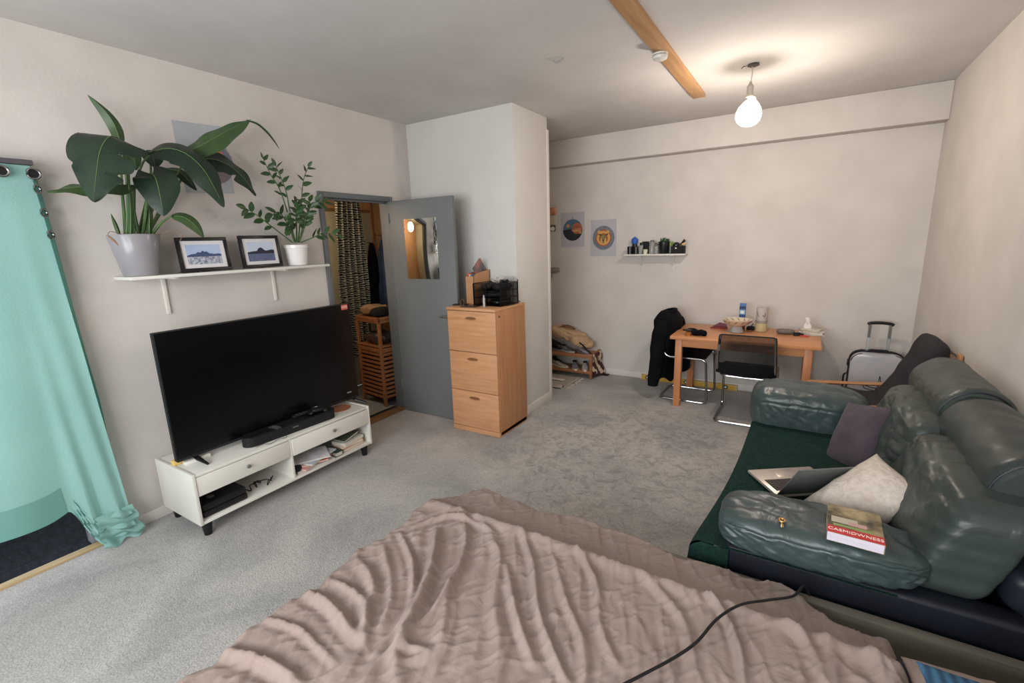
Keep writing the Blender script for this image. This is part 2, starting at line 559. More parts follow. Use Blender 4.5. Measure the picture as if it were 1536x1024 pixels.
for y, z, l_ in ((4.07, 1.76, 'metal coat hook carrying the navy coat in the hallway'), (3.90, 1.68, 'metal coat hook carrying the black coat in the hallway')):
    b = new(); tube(b, [(HXL + .02, y, z + .02), (-4.36, y, z), (-4.31, y, z + .005), (-4.29, y, z + .04)], .006, 6)
    single('coat_hook', b, m_steel, (HXL, y, z), l_, 'coat hook')

# laundry hamper
m_bamboo = wood('bamboo', (168, 114, 74), (146, 94, 58), axis=2)
m_dkin = mat('hamper_liner', (22, 14, 12), rough=.95)
hx0, hx1, hy0, hy1 = -0.0, 0.42, 0.0, 0.30
hp = thing('laundry_hamper', 'slatted reddish wooden laundry hamper with an upper shelf in the hallway', 'laundry hamper', (-3.985, 3.275, 0), math.radians(-9))
for (x, y) in ((0, 0), (.39, 0), (0, .27), (.39, .27)):
    b = new(); box(b, x, x + .03, y, y + .03, 0, .93 if True else .6, bev=.003); build('leg', b, m_bamboo, hp)
b = new()
for i in range(11):
    z = .09 + i * .045
    box(b, .03, .39, .004, .016, z, z + .026, bev=.002); box(b, .404, .416, .03, .27, z, z + .026, bev=.002)
    box(b, .004, .016, .03, .27, z, z + .026, bev=.002); box(b, .03, .39, .284, .296, z, z + .026, bev=.002)
box(b, .03, .39, .0, .02, .575, .62, bev=.002); box(b, .40, .42, .03, .27, .575, .62, bev=.002)
build('slat_panel', b, m_bamboo, hp)
b = new(); box(b, .025, .395, .022, .278, .06, .58, bev=.01); l = build('liner', b, m_dkin, hp); l['label'] = 'dark inner liner'
b = new(); box(b, -.004, .424, -.004, .304, .63, .645, bev=.003); build('lid', b, m_bamboo, hp)
b = new()
box(b, .0, .42, -.0, .3, .905, .92, bev=.003); box(b, .0, .42, .0, .018, .88, .94, bev=.002); box(b, .402, .42, 0, .3, .88, .94, bev=.002); box(b, 0, .018, 0, .3, .88, .94, bev=.002)
build('shelf', b, m_bamboo, hp)
# bags on the hamper
b = new(); puffy(b, -3.74, 3.37, .705, .17, .11, .058, n=10, e=3, wr=.03, ws=9, seed=2)
single('brown_bag', b, mat('dark_brown_leather', (74, 62, 52), rough=.35, col2=(50, 42, 36), nscale=8), (-3.74, 3.37, .65), 'crumpled dark brown bag lying inside the wooden hamper stand', 'bag')
b = new(); puffy(b, -3.83, 3.40, .992, .14, .10, .052, n=10, e=3, wr=.03, ws=8, seed=5)
single('paper_bag', b, mat('tan_paper', (168, 136, 104), rough=.8, col2=(150, 118, 88), nscale=5), (-3.83, 3.4, .94), 'crumpled tan paper bag on top of the wooden hamper', 'bag')
b = new(); puffy(b, -3.66, 3.33, .985, .08, .11, .048, n=10, e=2.4, wr=.012, seed=6)
single('folded_cap', b, mat('black_felt', (26, 24, 24), rough=.9), (-3.66, 3.33, .94), 'black cap on the hamper top beside the tan bag', 'cap')
b = new(); box(b, -3.99, -3.47, 2.62, 3.24, 0.0, .012, bev=.004)
b = new()
gridmesh(b, lambda u, v: (-4.1 + u * .62 + .01 * nz(u * 4, v * 4, 1), 2.62 + v * .66, .006 + .004 * abs(nz(u * 5, v * 5, 2)) + (.02 * (u - .9) * 10 if u > .9 else 0)), 20, 20)
single('hall_mat', b, mat('pale_mat', (150, 158, 160), rough=.9, col2=(136, 142, 146), nscale=9, bump=.3, bscale=90), (-3.8, 2.9, 0), 'pale grey mat on the hallway floor by the threshold', 'mat')
b = new(); lathe(b, [(.0, -.0), (.05, 0), (.065, .05), (.05, .1), (0, .11)], 20, center=(-4.0, 2.9, 2.19))
single('hall_ceiling_light', b, mat('warm_globe', (255, 225, 180), emis=(255, 205, 150), estr=3), (-4.0, 2.9, 2.19), 'small warm globe light on the hallway ceiling', 'ceiling light')

# ---- turquoise curtain and its rail ----
m_curt = mat('turquoise_cotton', (152, 196, 190), rough=.9, col2=(145, 189, 183), nscale=2.0, bump=.15, bscale=120, spec=.2)
_nt = m_curt.node_tree; _p = _nt.nodes['Principled BSDF']
_tr = _nt.nodes.new('ShaderNodeBsdfTranslucent'); _tr.inputs[0].default_value = lin((130, 190, 172))
_mx = _nt.nodes.new('ShaderNodeMixShader'); _mx.inputs[0].default_value = .22
_nt.links.new(_p.outputs[0], _mx.inputs[1]); _nt.links.new(_tr.outputs[0], _mx.inputs[2])
_nt.links.new(_mx.outputs[0], _nt.nodes['Material Output'].inputs[0])
cur = thing('curtain', 'turquoise grommet curtain hanging over the glazed door', 'curtain', (-3.26, .3, 2.09))
b = new()
def cf(u, v):
    y0, y1t = -1.0, .832
    y1 = y1t + .065 * v + .02 * v * v
    y = y0 + (y1 - y0) * u
    # bottom hem: raised on the left, dropping to the floor near the right edge
    s = min(1, max(0, (y - .66) / .10)); s = s * s * (3 - 2 * s)
    zb = .265 + .03 * (1 - min(1, max(0, (y + .2) / 1.0))) + .03 * math.exp(-((y - .70) / .07) ** 2)
    zb = zb * (1 - s) + .055 * s
    z = 2.085 + (zb - 2.085) * v
    x = -3.265 + .016 * math.sin(y * 13 + v * 1.5) * (0.3 + v) + .01 * nz(y * 2, z * 2, 0) + .022 * s * math.sin(y * 60 + z * 4) * v * v
    x += .025 * v * s
    if v > .93 and s > .3: x += .03 * math.sin(z * 90 + y * 20) * s
    return (x, y, z)
gridmesh(b, cf, 150, 110)
part('curtain_panel', b, m_curt, cur)
b = new()
# doubled side band folded round with the grommets, seen at the right edge
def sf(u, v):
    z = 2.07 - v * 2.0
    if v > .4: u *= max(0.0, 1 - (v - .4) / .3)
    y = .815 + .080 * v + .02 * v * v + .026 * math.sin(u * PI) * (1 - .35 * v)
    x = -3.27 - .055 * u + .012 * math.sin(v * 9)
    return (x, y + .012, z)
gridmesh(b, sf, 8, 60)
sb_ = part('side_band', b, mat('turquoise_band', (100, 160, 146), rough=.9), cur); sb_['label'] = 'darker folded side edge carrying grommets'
b = new()
# crumpled foot of the curtain
def ff(u, v):
    y = .752 + u * (.205 - .03 * v); z = .015 + v * .20
    x = -3.238 + .018 * math.sin(u * 9 + v * 5) * (1 - v) + .014 * math.sin(v * 17 + u * 5) * (1 - v * .8)
    return (x, y + .006 * math.sin(v * 12), z + .010 * math.sin(u * 14) * (1 - v))
gridmesh(b, ff, 40, 30)
part('crumpled_hem', b, m_curt, cur)
b = new()
# darker stitched hem band slightly in front
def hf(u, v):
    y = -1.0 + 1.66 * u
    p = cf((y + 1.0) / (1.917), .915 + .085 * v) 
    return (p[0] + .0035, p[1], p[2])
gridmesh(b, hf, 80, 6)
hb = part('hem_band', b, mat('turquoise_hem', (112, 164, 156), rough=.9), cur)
hb['label'] = 'darker stitched bottom hem'
def ring(bm, c, r, t, nrm):
    a, bb = frame_at(Vector(nrm))
    tube(bm, [Vector(c) + (a * math.cos(2 * PI * k / 20) + bb * math.sin(2 * PI * k / 20)) * r for k in range(20)], t, 8, closed=True)
for (y, z) in ((.832, 2.045), (.722, 2.048), (.60, 2.045), (.47, 2.045)):
    b = new(); ring(b, (-3.243, y, z), .024, .006, (1, 0, 0)); part('grommet', b, m_chrome, cur)
    b = new(); lathe(b, [(.019, 0), (.019, .003)], 16, mtx=TRS((-3.245, y, z), ry=PI / 2)); part('grommet_opening', b, m_blackm, cur)
for (y, z) in ((.836, 1.975), (.840, 1.862), (.846, 1.755)):
    b = new(); ring(b, (-3.252, y, z), .019, .006, (.75, .65, 0)); part('grommet', b, m_chrome, cur)
b = new(); box(b, -3.345, -3.262, -1.1, .845, 2.088, 2.112, bev=.004)
single('curtain_rail', b, mat('rail_grey', (92, 88, 92), rough=.5), (-3.32, .2, 2.1), 'grey curtain rail above the turquoise curtain', 'curtain rail')

# ---- white wall shelf (left wall) ----
def wall_shelf(name, label, x0, x1, y0, y1, z, along, brackets, bl, bw=.02):
    r = thing(name, label, 'shelf', ((x0 + x1) / 2, (y0 + y1) / 2, z))
    b = new(); box(b, x0, x1, y0, y1, z - .018, z, bev=.002); part('board', b, m_white, r)
    for c in brackets:
        b = new()
        if along == 'y':
            box(b, x0 + .001, x0 + .012, c, c + bw * 1.2, z - bl, z - .018, bev=.003); box(b, x0, x1 - .04, c, c + bw * 1.2, z - .030, z - .0185, bev=.002)
            lathe(b, [(.004, 0), (.004, .002), (0, .003)], 8, mtx=TRS((x0 + .012, c + bw * .6, z - bl + .02), ry=PI / 2))
        else:
            box(b, c, c + bw, y1 - .008, y1 - .001, z - bl, z - .018, bev=.002)
        part('bracket', b, m_white, r)
    return r
SZ = 1.522
wall_shelf('wall_shelf', 'long white wall shelf above the television holding plants and framed photos', XL + .001, -3.13, 1.098, 2.385, SZ, 'y', (1.325, 2.035), .25)
# ---- plants ----
m_leafd = mat('dark_leaf', (40, 58, 42), rough=.42, spec=.4, col2=(30, 46, 36), nscale=9, bump=.15, bscale=30)
m_leafm = mat('mid_leaf', (66, 90, 54), rough=.42, spec=.4, col2=(50, 74, 44), nscale=8)
m_leafz = mat('zz_leaf', (44, 70, 40), rough=.38, spec=.5, col2=(58, 86, 48), nscale=20)
m_stem = mat('green_stem', (84, 112, 62), rough=.5, col2=(56, 84, 46), nscale=12)
m_vein = mat('leaf_vein', (96, 124, 76), rough=.5)
m_soil = mat('potting_soil', (44, 34, 28), rough=1.0, bump=.8, bscale=60)
m_pgrey = mat('grey_glazed_pot', (150, 148, 152), rough=.25, col2=(140, 138, 143), nscale=4)
m_pwhite = mat('white_glazed_pot', (226, 224, 222), rough=.2)

def blade(bm, pts, W, hint, fold=.25, notch=0.0, ripple=.0, prof=.75, seed=0.0, mi=0, nu=12, nv=22, cup=0.0, slits=(), wav=0.0):
    P = smooth_path(pts, 8)
    L = [0]
    for i in range(1, len(P)): L.append(L[-1] + (P[i] - P[i - 1]).length)
    T = L[-1]
    def at(t):
        d = t * T
        for i in range(1, len(P)):
            if L[i] >= d - 1e-9:
                k = (d - L[i - 1]) / max(1e-9, L[i] - L[i - 1])
                return P[i - 1].lerp(P[i], k), (P[i] - P[i - 1]).normalized()
        return P[-1], (P[-1] - P[-2]).normalized()
    H = Vector(hint).normalized()
    def fn(u, v):
        p, d = at(v)
        s = d.cross(H)
        if s.length < .15: s = d.cross(Vector((0, 0, 1)) * .5 + H)
        s.normalize()
        n = s.cross(d).normalized()
        uu = u * 2 - 1
        w = W / 2 * math.sin(PI * min(1, (v * .985 + .012)) ** prof) ** .75
        for (sv, ss, sd) in slits:
            if (uu > 0) == (ss > 0) and abs(uu) > .3: w *= 1 - sd * math.exp(-((v - sv) / .028) ** 2)
        if wav: w *= 1 + wav * math.sin(v * 13 + seed + (1.5 if uu > 0 else 0))
        back = notch * abs(uu) ** 1.5 * (1 - v) ** 3
        q = p + s * (uu * w) - d * back
        q -= n * (abs(uu) * w * fold + uu * uu * w * cup)
        if ripple: q += n * ripple * math.sin(v * 17 + seed + (2 if uu > 0 else 0)) * abs(uu) ** 2
        return q
    gridmesh(bm, fn, nu, nv, mi)
    return at

def leaf(root, pet, pts, W, hint, m=m_leafd, **k):
    """petiole + blade as one leaf part; slots: leaf, stem"""
    b = new()
    at = blade(b, pts, W, hint, mi=0, **k)
    # midrib
    pr_ = [at(t)[0] + Vector(hint).normalized() * .0015 for t in np.linspace(0, .9, 14)]
    tube(b, pr_, [.0028 * (1 - .8 * i / 14) for i in range(14)], 5, mi=2)
    if pet:
        pp = smooth_path(pet, 6)
        tube(b, pp, [.0095 - .0055 * i / max(1, len(pp) - 1) for i in range(len(pp))], 8, mi=1)
    return part('leaf', b, [m, m_stem, m_vein], root)

pl = thing('potted_plant', 'large broad-leaved plant in a glossy grey pot on the wall shelf', 'potted plant', (-3.225, 1.19, SZ))
CX, CY = -3.225, 1.185
b = new(); lathe(b, [(.0, 0), (.078, 0), (.082, .004), (.122, .225), (.120, .230), (.112, .226), (.105, .2), (.0, .2)], 40, center=(CX, CY, SZ + .001))
pot = part('pot', b, m_pgrey, pl)
b = new(); lathe(b, [(.106, .198), (.07, .208), (0, .212)], 24, center=(CX, CY, SZ)); part('soil', b, m_soil, pl)
FC = (.9, -.42, .1)
leaf(pl, [(-3.24, 1.15, 1.72), (-3.22, 1.177, 2.04), (-3.2, 1.199, 2.246)], [(-3.2, 1.2, 2.22), (-3.21, 1.192, 2.32), (-3.22, 1.165, 2.39), (-3.25, 1.114, 2.465)], .062, (.8, -.3, .5), m=m_leafm, fold=.7)
leaf(pl, [(-3.24, 1.155, 1.72), (-3.17, 1.179, 2.0), (-3.10, 1.165, 2.19), (-3.03, 1.13, 2.225)], [(-3.03, 1.13, 2.225), (-2.97, 1.07, 2.215), (-2.93, 1.01, 2.14), (-2.91, .97, 2.03), (-2.90, .932, 1.895)], .30, (.75, -.45, .45), fold=.20, notch=.11, ripple=.008, prof=.60, cup=.12, nu=22, nv=60, slits=((.45, -1, .55), (.66, -1, .38), (.60, 1, .12)), wav=.05)
leaf(pl, [(-3.25, 1.19, 1.72), (-3.22, 1.215, 1.92), (-3.17, 1.215, 2.01)], [(-3.17, 1.215, 2.01), (-3.12, 1.11, 2.005), (-3.11, .98, 1.985), (-3.1, .828, 1.953)], .115, (.6, -.3, .7), m=m_leafm, fold=.35, ripple=.008)
leaf(pl, [(-3.22, 1.22, 1.72), (-3.12, 1.235, 1.915), (-3.03, 1.237, 2.05), (-3.0, 1.238, 2.06)], [(-3.0, 1.238, 2.062), (-2.965, 1.238, 2.03), (-2.94, 1.232, 1.95), (-2.93, 1.227, 1.838)], .20, (.85, -.4, .3), fold=.18, notch=.08, prof=.56, cup=.1, seed=2, wav=.03)
leaf(pl, [(-3.26, 1.225, 1.72), (-3.2, 1.205, 1.941), (-3.13, 1.25, 2.12), (-3.07, 1.28, 2.17)], [(-3.07, 1.27, 2.175), (-3.02, 1.34, 2.205), (-2.97, 1.41, 2.18), (-2.93, 1.467, 2.10), (-2.91, 1.50, 2.0), (-2.9, 1.532, 1.895)], .185, (.7, -.2, .7), fold=.2, ripple=.005, prof=.7, cup=.1, seed=4, nv=40, wav=.05)
leaf(pl, [(-3.24, 1.24, 1.72), (-3.18, 1.395, 2.015), (-3.13, 1.48, 2.19)], [(-3.13, 1.47, 2.205), (-3.08, 1.57, 2.27), (-3.04, 1.70, 2.36), (-3.0, 1.83, 2.44)], .12, (.85, -.1, .45), m=m_leafm, fold=.7, ripple=.008, seed=1)
leaf(pl, None, [(-3.0, 1.80, 2.43), (-3.0, 1.87, 2.425), (-3.0, 1.93, 2.385), (-3.0, 1.975, 2.33), (-3.0, 2.0, 2.285)], .022, (.8, -.2, .5), m=m_leafd, fold=.5)
leaf(pl, [(-3.26, 1.24, 1.72), (-3.22, 1.46, 2.05), (-3.2, 1.56, 2.155)], [(-3.2, 1.55, 2.185), (-3.15, 1.63, 2.2), (-3.10, 1.70, 2.17), (-3.05, 1.76, 2.09), (-3.0, 1.79, 1.98)], .16, (.9, .2, .4), nv=50, slits=((.62, 1, .6),), fold=.2, ripple=.008, seed=3)
leaf(pl, [(-3.2, 1.25, 1.73), (-3.13, 1.292, 1.813), (-3.06, 1.325, 1.85)], [(-3.06, 1.32, 1.848), (-3.03, 1.372, 1.84), (-3.0, 1.411, 1.79), (-3.0, 1.444, 1.725)], .085, (.8, -.1, .6), m=m_leafm, fold=.15)
leaf(pl, [(-3.28, 1.23, 1.72), (-3.24, 1.348, 1.979), (-3.21, 1.40, 2.12)], [(-3.21, 1.40, 2.125), (-3.16, 1.446, 2.108), (-3.13, 1.473, 2.057), (-3.1, 1.496, 2.0)], .07, (.85, -.1, .5), fold=.25)
leaf(pl, [(-3.29, 1.17, 1.72), (-3.27, 1.229, 2.048), (-3.25, 1.232, 2.2)], [(-3.25, 1.225, 2.225), (-3.22, 1.254, 2.189), (-3.21, 1.25, 2.10)], .07, (.9, -.3, .3), m=m_leafm, fold=.2)
leaf(pl, [(-3.29, 1.22, 1.72), (-3.25, 1.326, 2.053), (-3.23, 1.336, 2.2)], [(-3.23, 1.33, 2.22), (-3.2, 1.34, 2.187), (-3.18, 1.334, 2.12)], .10, (.8, -.2, .5), fold=.15)
leaf(pl, None, [(-3.22, 1.12, 1.735), (-3.21, 1.107, 1.80), (-3.19, 1.089, 1.863)], .02, (.9, -.3, .2), m=m_leafm, fold=.5)
leaf(pl, None, [(-3.15, 1.14, 1.73), (-3.13, 1.155, 1.85), (-3.11, 1.17, 2.03)], .03, (.9, -.3, .2), m=m_leafm, fold=.8)
leaf(pl, None, [(-3.18, 1.24, 1.73), (-3.15, 1.25, 1.86), (-3.13, 1.26, 2.0)], .035, (.9, -.3, .2), m=m_leafm, fold=.8)
m_dry = mat('dry_leaf', (140, 112, 96), rough=.8)
b = new()
tube(b, smooth_path([(-3.12, 1.27, 1.75), (-3.08, 1.33, 1.775), (-3.06, 1.36, 1.75), (-3.06, 1.34, 1.71)], 5), [.0016] * 16, 5)
part('withered_stem', b, m_dry, pl)
b = new()
tube(b, smooth_path([(-3.12, 1.09, 1.75), (-3.09, 1.04, 1.765), (-3.08, 1.02, 1.74), (-3.07, 1.05, 1.70)], 5), [.0016] * 16, 5)
blade(b, [(-3.08, 1.02, 1.745), (-3.07, 1.035, 1.72), (-3.07, 1.055, 1.69)], .014, FC, fold=.4, nv=8, nu=4)
part('withered_leaf', b, m_dry, pl)

zz = thing('potted_plant', 'small leafy plant in a white pot at the right end of the wall shelf', 'potted plant', (-3.235, 2.185, SZ))
ZX, ZY = -3.235, 2.187
b = new(); lathe(b, [(0, 0), (.062, 0), (.066, .004), (.080, .125), (.085, .127), (.086, .15), (.081, .15), (.076, .128), (0, .128)], 36, center=(ZX, ZY, SZ + .001)); part('pot', b, m_pwhite, zz)
b = new(); lathe(b, [(.077, .13), (.04, .138), (0, .14)], 20, center=(ZX, ZY, SZ)); part('soil', b, m_soil, zz)
zst = [[(2.189, 1.69), (2.128, 2.027), (2.062, 2.16), (2.02, 2.267)], [(2.171, 1.69), (2.162, 2.013), (2.127, 2.136), (2.088, 2.223)], [(2.217, 1.69), (2.262, 1.971), (2.29, 2.135), (2.335, 2.239)],
       [(2.152, 1.69), (2.01, 1.804), (1.905, 1.879), (1.826, 1.921)], [(2.227, 1.69), (2.272, 1.873), (2.344, 1.975), (2.42, 1.98)], [(2.236, 1.69), (2.309, 1.723), (2.374, 1.756), (2.454, 1.738)],
       [(2.171, 1.69), (2.125, 1.821), (2.058, 1.899), (1.987, 1.881)], [(2.189, 1.69), (2.198, 1.887), (2.192, 1.967), (2.155, 1.966)], [(2.2, 1.69), (2.24, 1.80), (2.25, 1.9), (2.23, 1.98)], [(2.18, 1.69), (2.14, 1.76), (2.09, 1.80), (2.03, 1.80)],
       [(2.19, 1.69), (2.17, 1.80), (2.13, 1.87), (2.10, 1.93)], [(2.21, 1.69), (2.22, 1.78), (2.20, 1.85), (2.17, 1.90)]]
rnd = random.Random(5)
for si, s in enumerate(zst):
    dx = [0.0, .015, .03, .02, .05, .07, .04, .06, .09, .08, .10, .11][si]
    pts = [Vector((ZX + (dx * i / 1.6 if i else 0.2 * dx), ZY + (y - ZY) if i else ZY + (y - ZY) * .7, z)) for i, (y, z) in enumerate(s)]
    P = smooth_path(pts, 8)
    b = new(); tube(b, P, [.0052 * (1 - .65 * i / len(P)) for i in range(len(P))], 6, mi=1)
    nL = 9 if si < 3 else 8
    for k in range(nL):
        t = .34 + .66 * k / (nL - 1) if si < 7 else .4 + .6 * k / (nL - 1)
        i = min(len(P) - 2, int(t * (len(P) - 1)))
        p = P[i]; d = (P[i + 1] - P[i]).normalized()
        side = d.cross(Vector((1, -.3, 0))).normalized() * (1 if k % 2 else -1)
        if k == nL - 1: side = d * .9
        ll = (.064 if si > 2 else .054) * rnd.uniform(.85, 1.25)
        dirv = (side * .85 + d * .65 + Vector((rnd.uniform(-.3, .5), 0, rnd.uniform(-.2, .1)))).normalized()
        hint = Vector((rnd.uniform(.5, 1), rnd.uniform(-.6, .3), rnd.uniform(0, .9)))
        blade(b, [p, p + dirv * ll * .5 + Vector((0, 0, .003)), p + dirv * ll * 1.1 - Vector((0, 0, .004))], ll * .52, hint, fold=.15, nu=4, nv=7, prof=.8)
    part('stem', b, [m_leafz, m_stem], zz)

# ---- framed photos ----
m_frame = mat('black_frame', (20, 20, 22), rough=.35)
m_mount = mat('white_mount', (214, 212, 214), rough=.8)
def framed(label, yc, w, h, kind, rz, lean=.10):
    mtx = basis((-3.205, yc, SZ + .002), (math.sin(rz), math.cos(rz), 0), (-lean, 0, 1), (1, 0, 0))
    X = Vector((-math.sin(rz) * 0, 1, 0))
    r = thing('framed_photo', label, 'framed photo', (-3.205, yc, SZ))
    # local: x right(along +Y world), y up, z toward room
    xa = Vector((.0, 1, 0)); xa.rotate(Matrix.Rotation(rz, 3, 'Z')); za = Vector((xa.y, -xa.x, 0)); ya = (Vector((0, 0, 1)) - za * lean).normalized(); za = xa.cross(ya)
    M_ = basis((-3.19, yc, SZ + .0045), xa, ya, za)
    b = new(); f = .021
    for (a0, a1, c0, c1) in ((-w / 2, w / 2, 0, f), (-w / 2, w / 2, h - f, h), (-w / 2, -w / 2 + f, f, h - f), (w / 2 - f, w / 2, f, h - f)):
        box(b, a0, a1, c0, c1, -.008, .010, bev=.002, mtx=M_)
    box(b, -w / 2 + .01, w / 2 - .01, .01, h - .01, -.008, -.004, mtx=M_)
    box(b, -.02, .02, 0.0, .10, -.03, -.008, mtx=M_)
    part('frame', b, m_frame, r)
    b = new(); box(b, -w / 2 + f, w / 2 - f, f, h - f, -.003, .002, mtx=M_); part('mount', b, m_mount, r)
    pw, ph = w / 2 - f - .026, (h - 2 * f - .045)
    y0 = f + .0225
    sky = mat('photo_sky', (150, 176, 214), rough=.5, col2=(196, 206, 222), nscale=3) if kind == 0 else mat('photo_sky_pale', (182, 198, 220), rough=.5, col2=(198, 206, 220), nscale=3)
    gnd = mat('photo_rocks', (96, 104, 128), rough=.6, col2=(196, 198, 206), nscale=70, ndetail=6) if kind == 0 else mat('photo_water', (92, 104, 136), rough=.5, col2=(74, 84, 116), nscale=60, stretch=(1, 1, 4))
    mtn = mat('photo_mountain', (62, 76, 110) if kind == 0 else (34, 38, 54), rough=.6)
    b = new(); box(b, -pw, pw, y0, y0 + ph, .002, .0026, mtx=M_)
    hz = y0 + ph * .42
    prism(b, [(-pw, y0), (pw, y0), (pw, hz)] + [(pw - 2 * pw * i / 24, hz + .003 * nz(i, kind, 0, .7)) for i in range(25)][1:], .0026, .0030, mi=1, mtx=M_)
    prof = [(-1, .03), (-.75, .10), (-.5, .12), (-.35, .20), (-.2, .17), (-.08, .27), (.05, .2), (.15, .23), (.3, .12), (.6, .08), (.85, .1), (1, .06)] if kind == 0 else [(-1, .06), (-.6, .10), (-.3, .12), (-.15, .26), (.05, .30), (.2, .20), (.35, .12), (.6, .14), (.8, .17), (1, .15)]
    prism(b, [(pw, hz - .004)] + [(x * pw, hz + ph * z) for x, z in prof[::-1]] + [(-pw, hz - .004)], .0030, .0033, mi=2, mtx=M_)
    part('photo_print', b, [sky, gnd, mtn], r)
framed('black framed photo of snowy rocky mountains, standing left on the wall shelf', 1.526, .292, .208, 0, math.radians(-2), .12)
framed('black framed photo of a dark island over water, beside the white plant pot', 1.893, .292, .216, 1, math.radians(4), .10)
b = new(); tube(b, [(-3.16, 1.345, SZ + .008), (-3.15, 1.37, SZ + .009), (-3.14, 1.45, SZ + .009)], [.002, .008, .006], 10)
single('black_pen', b, m_black, (-3.15, 1.39, SZ), 'fat black pen lying before the left framed photo', 'pen')

# poster behind the plant
def poster(name, label, corners, parts_, m, wall):
    pass
pm = thing('wall_poster', 'pale blue-grey poster with a round print, behind the large plant', 'poster', (XL + .002, 1.70, 2.23), group=None)
M_ = basis((XL + .0015, 1.70, 2.232), (0, math.cos(.045), math.sin(.045)), (0, -math.sin(.035), math.cos(.035)), (1, 0, 0))
b = new(); box(b, -.152, .152, -.212, .212, 0, .0012, mtx=M_); part('paper', b, mat('poster_paper_blue', (172, 175, 180), rough=.7), pm)
b = new()
prism(b, [(.045 + (.132 + .004 * (k % 2)) * math.cos(2 * PI * k / 60), -.02 + (.132 + .004 * (k % 2)) * math.sin(2 * PI * k / 60)) for k in range(60)], .0012, .0018, mtx=M_)
prism(b, [(.045 + .13 * math.cos(a), -.02 + .13 * math.sin(a)) for a in np.linspace(PI * 1.05, PI * 1.95, 30)], .0018, .0021, mi=1, mtx=M_)
prism(b, [(.07, .05), (.10, .062), (.125, .04), (.10, .028), (.085, .035)], .0018, .0023, mi=2, mtx=M_)
part('round_print', b, [mat('print_slate', (116, 126, 142), rough=.7, col2=(136, 142, 154), nscale=20), mat('print_mauve', (128, 116, 118), rough=.7), mat('print_orange', (206, 128, 84), rough=.7)], pm)

# ---- TV bench ----
UX0, UX1, UY0, UY1 = -3.315, -2.86, 1.098, 2.392
ben = thing('tv_bench', 'low white media bench with two drawers and open shelves on black legs', 'tv bench', ((UX0 + UX1) / 2, (UY0 + UY1) / 2, 0))
b = new(); box(b, UX0, UX1, UY0 + .018, UY1 - .018, .383, .401, bev=.002); part('top_board', b, m_white, ben)
for y in (UY0, UY1 - .018):
    b = new(); box(b, UX0, UX1 + .004, y, y + .018, .083, .405, bev=.002); part('side_panel', b, m_white, ben)
b = new(); box(b, UX0, UX1, UY0 + .018, UY1 - .018, .083, .101, bev=.002); part('bottom_board', b, m_white, ben)
b = new(); box(b, UX0, UX1 - .002, 1.700, 1.716, .101, .383, bev=.002); part('divider', b, m_white, ben)
b = new(); box(b, UX0, UX0 + .006, UY0 + .018, UY1 - .018, .101, .383); part('back_panel', b, m_white, ben)
for y0, y1, dx in ((UY0 + .021, 1.699, .0), (1.717, UY1 - .021, .006)):
    d = None
    b = new(); box(b, UX1 - .018 + dx, UX1 + dx, y0, y1, .262, .379, bev=.002); box(b, UX0 + .03, UX1 - .018, y0 + .01, y1 - .01, .265, .36)
    d = part('drawer', b, m_white, ben)
    b = new(); yc = (y0 + y1) / 2
    lathe(b, [(.005, 0), (.005, .012), (.013, .014), (.013, .022), (.008, .025), (0, .025)], 16, mtx=TRS((UX1 + dx, yc, .328), ry=PI / 2))
    k = part('knob', b, m_steel, d); k['label'] = 'small metal knob'
for x, y in ((UX0 + .05, UY0 + .05), (UX1 - .03, UY0 + .045), (UX0 + .05, UY1 - .05), (UX1 - .03, UY1 - .06)):
    b = new(); lathe(b, [(.021, 0.001), (.030, .083)], 20, center=(x, y, 0)); part('leg', b, m_black, ben)

# ---- TV ----
tv = thing('television', 'large black flat television standing on the white bench', 'television', (-3.045, 1.785, .401))
TX = -3.045
TY0, TY1, TZ0, TZ1 = 1.112, 2.455, .437, 1.212
m_scr = mat('tv_screen', (9, 9, 11), rough=.22, spec=.35)
b = new(); box(b, TX - .03, TX + .004, TY0, TY1, TZ0, TZ1, bev=.003); box(b, TX - .065, TX - .03, TY0 + .25, TY1 - .25, TZ0 + .05, TZ0 + .45, bev=.012)
part('housing', b, mat('tv_plastic', (16, 17, 19), rough=.4), tv)
b = new(); box(b, TX + .004, TX + .006, TY0 + .006, TY1 - .006, TZ0 + .02, TZ1 - .006); part('screen', b, m_scr, tv)
b = new(); box(b, TX + .004, TX + .009, TY0, TY1, TZ0, TZ0 + .017, bev=.002); part('lower_bezel', b, mat('tv_bezel', (40, 42, 44), rough=.35, metal=.4), tv)
for y, dy in ((1.205, .01), (2.385, .025)):
    b = new()
    for sx in (1, -1):
        tube(b, [(TX - .012 + sx * .01, y, TZ0 + .012), (TX - .012 + sx * .05, y + dy * .3, TZ0 - .005), (TX - .012 + sx * .135, y + dy * 1.6, .409)], [.015, .016, .007], 10, flat=.8)
    part('leg', b, m_black, tv)
text('logo', 'PHILIPS', .013, mat('logo_silver', (190, 192, 195), rough=.4), tv, basis((TX + .0065 - tv.location.x, 2.365 - tv.location.y, .497 - tv.location.z), (0, 1, 0), (0, 0, 1), (1, 0, 0)))
stk = mat('red_sticker', (196, 92, 76), rough=.6)
b = new(); box(b, TX + .0061, TX + .0066, 2.375, 2.435, 1.165, 1.205); s_ = part('sticker', b, stk, tv); s_['label'] = 'small red and white corner sticker'
text('sticker_lettering', 'HDR', .026, mat('sticker_white', (232, 214, 200), rough=.6), tv, basis((TX + .0072 - tv.location.x, 2.405 - tv.location.y, 1.185 - tv.location.z), (0, 1, 0), (0, 0, 1), (1, 0, 0)))

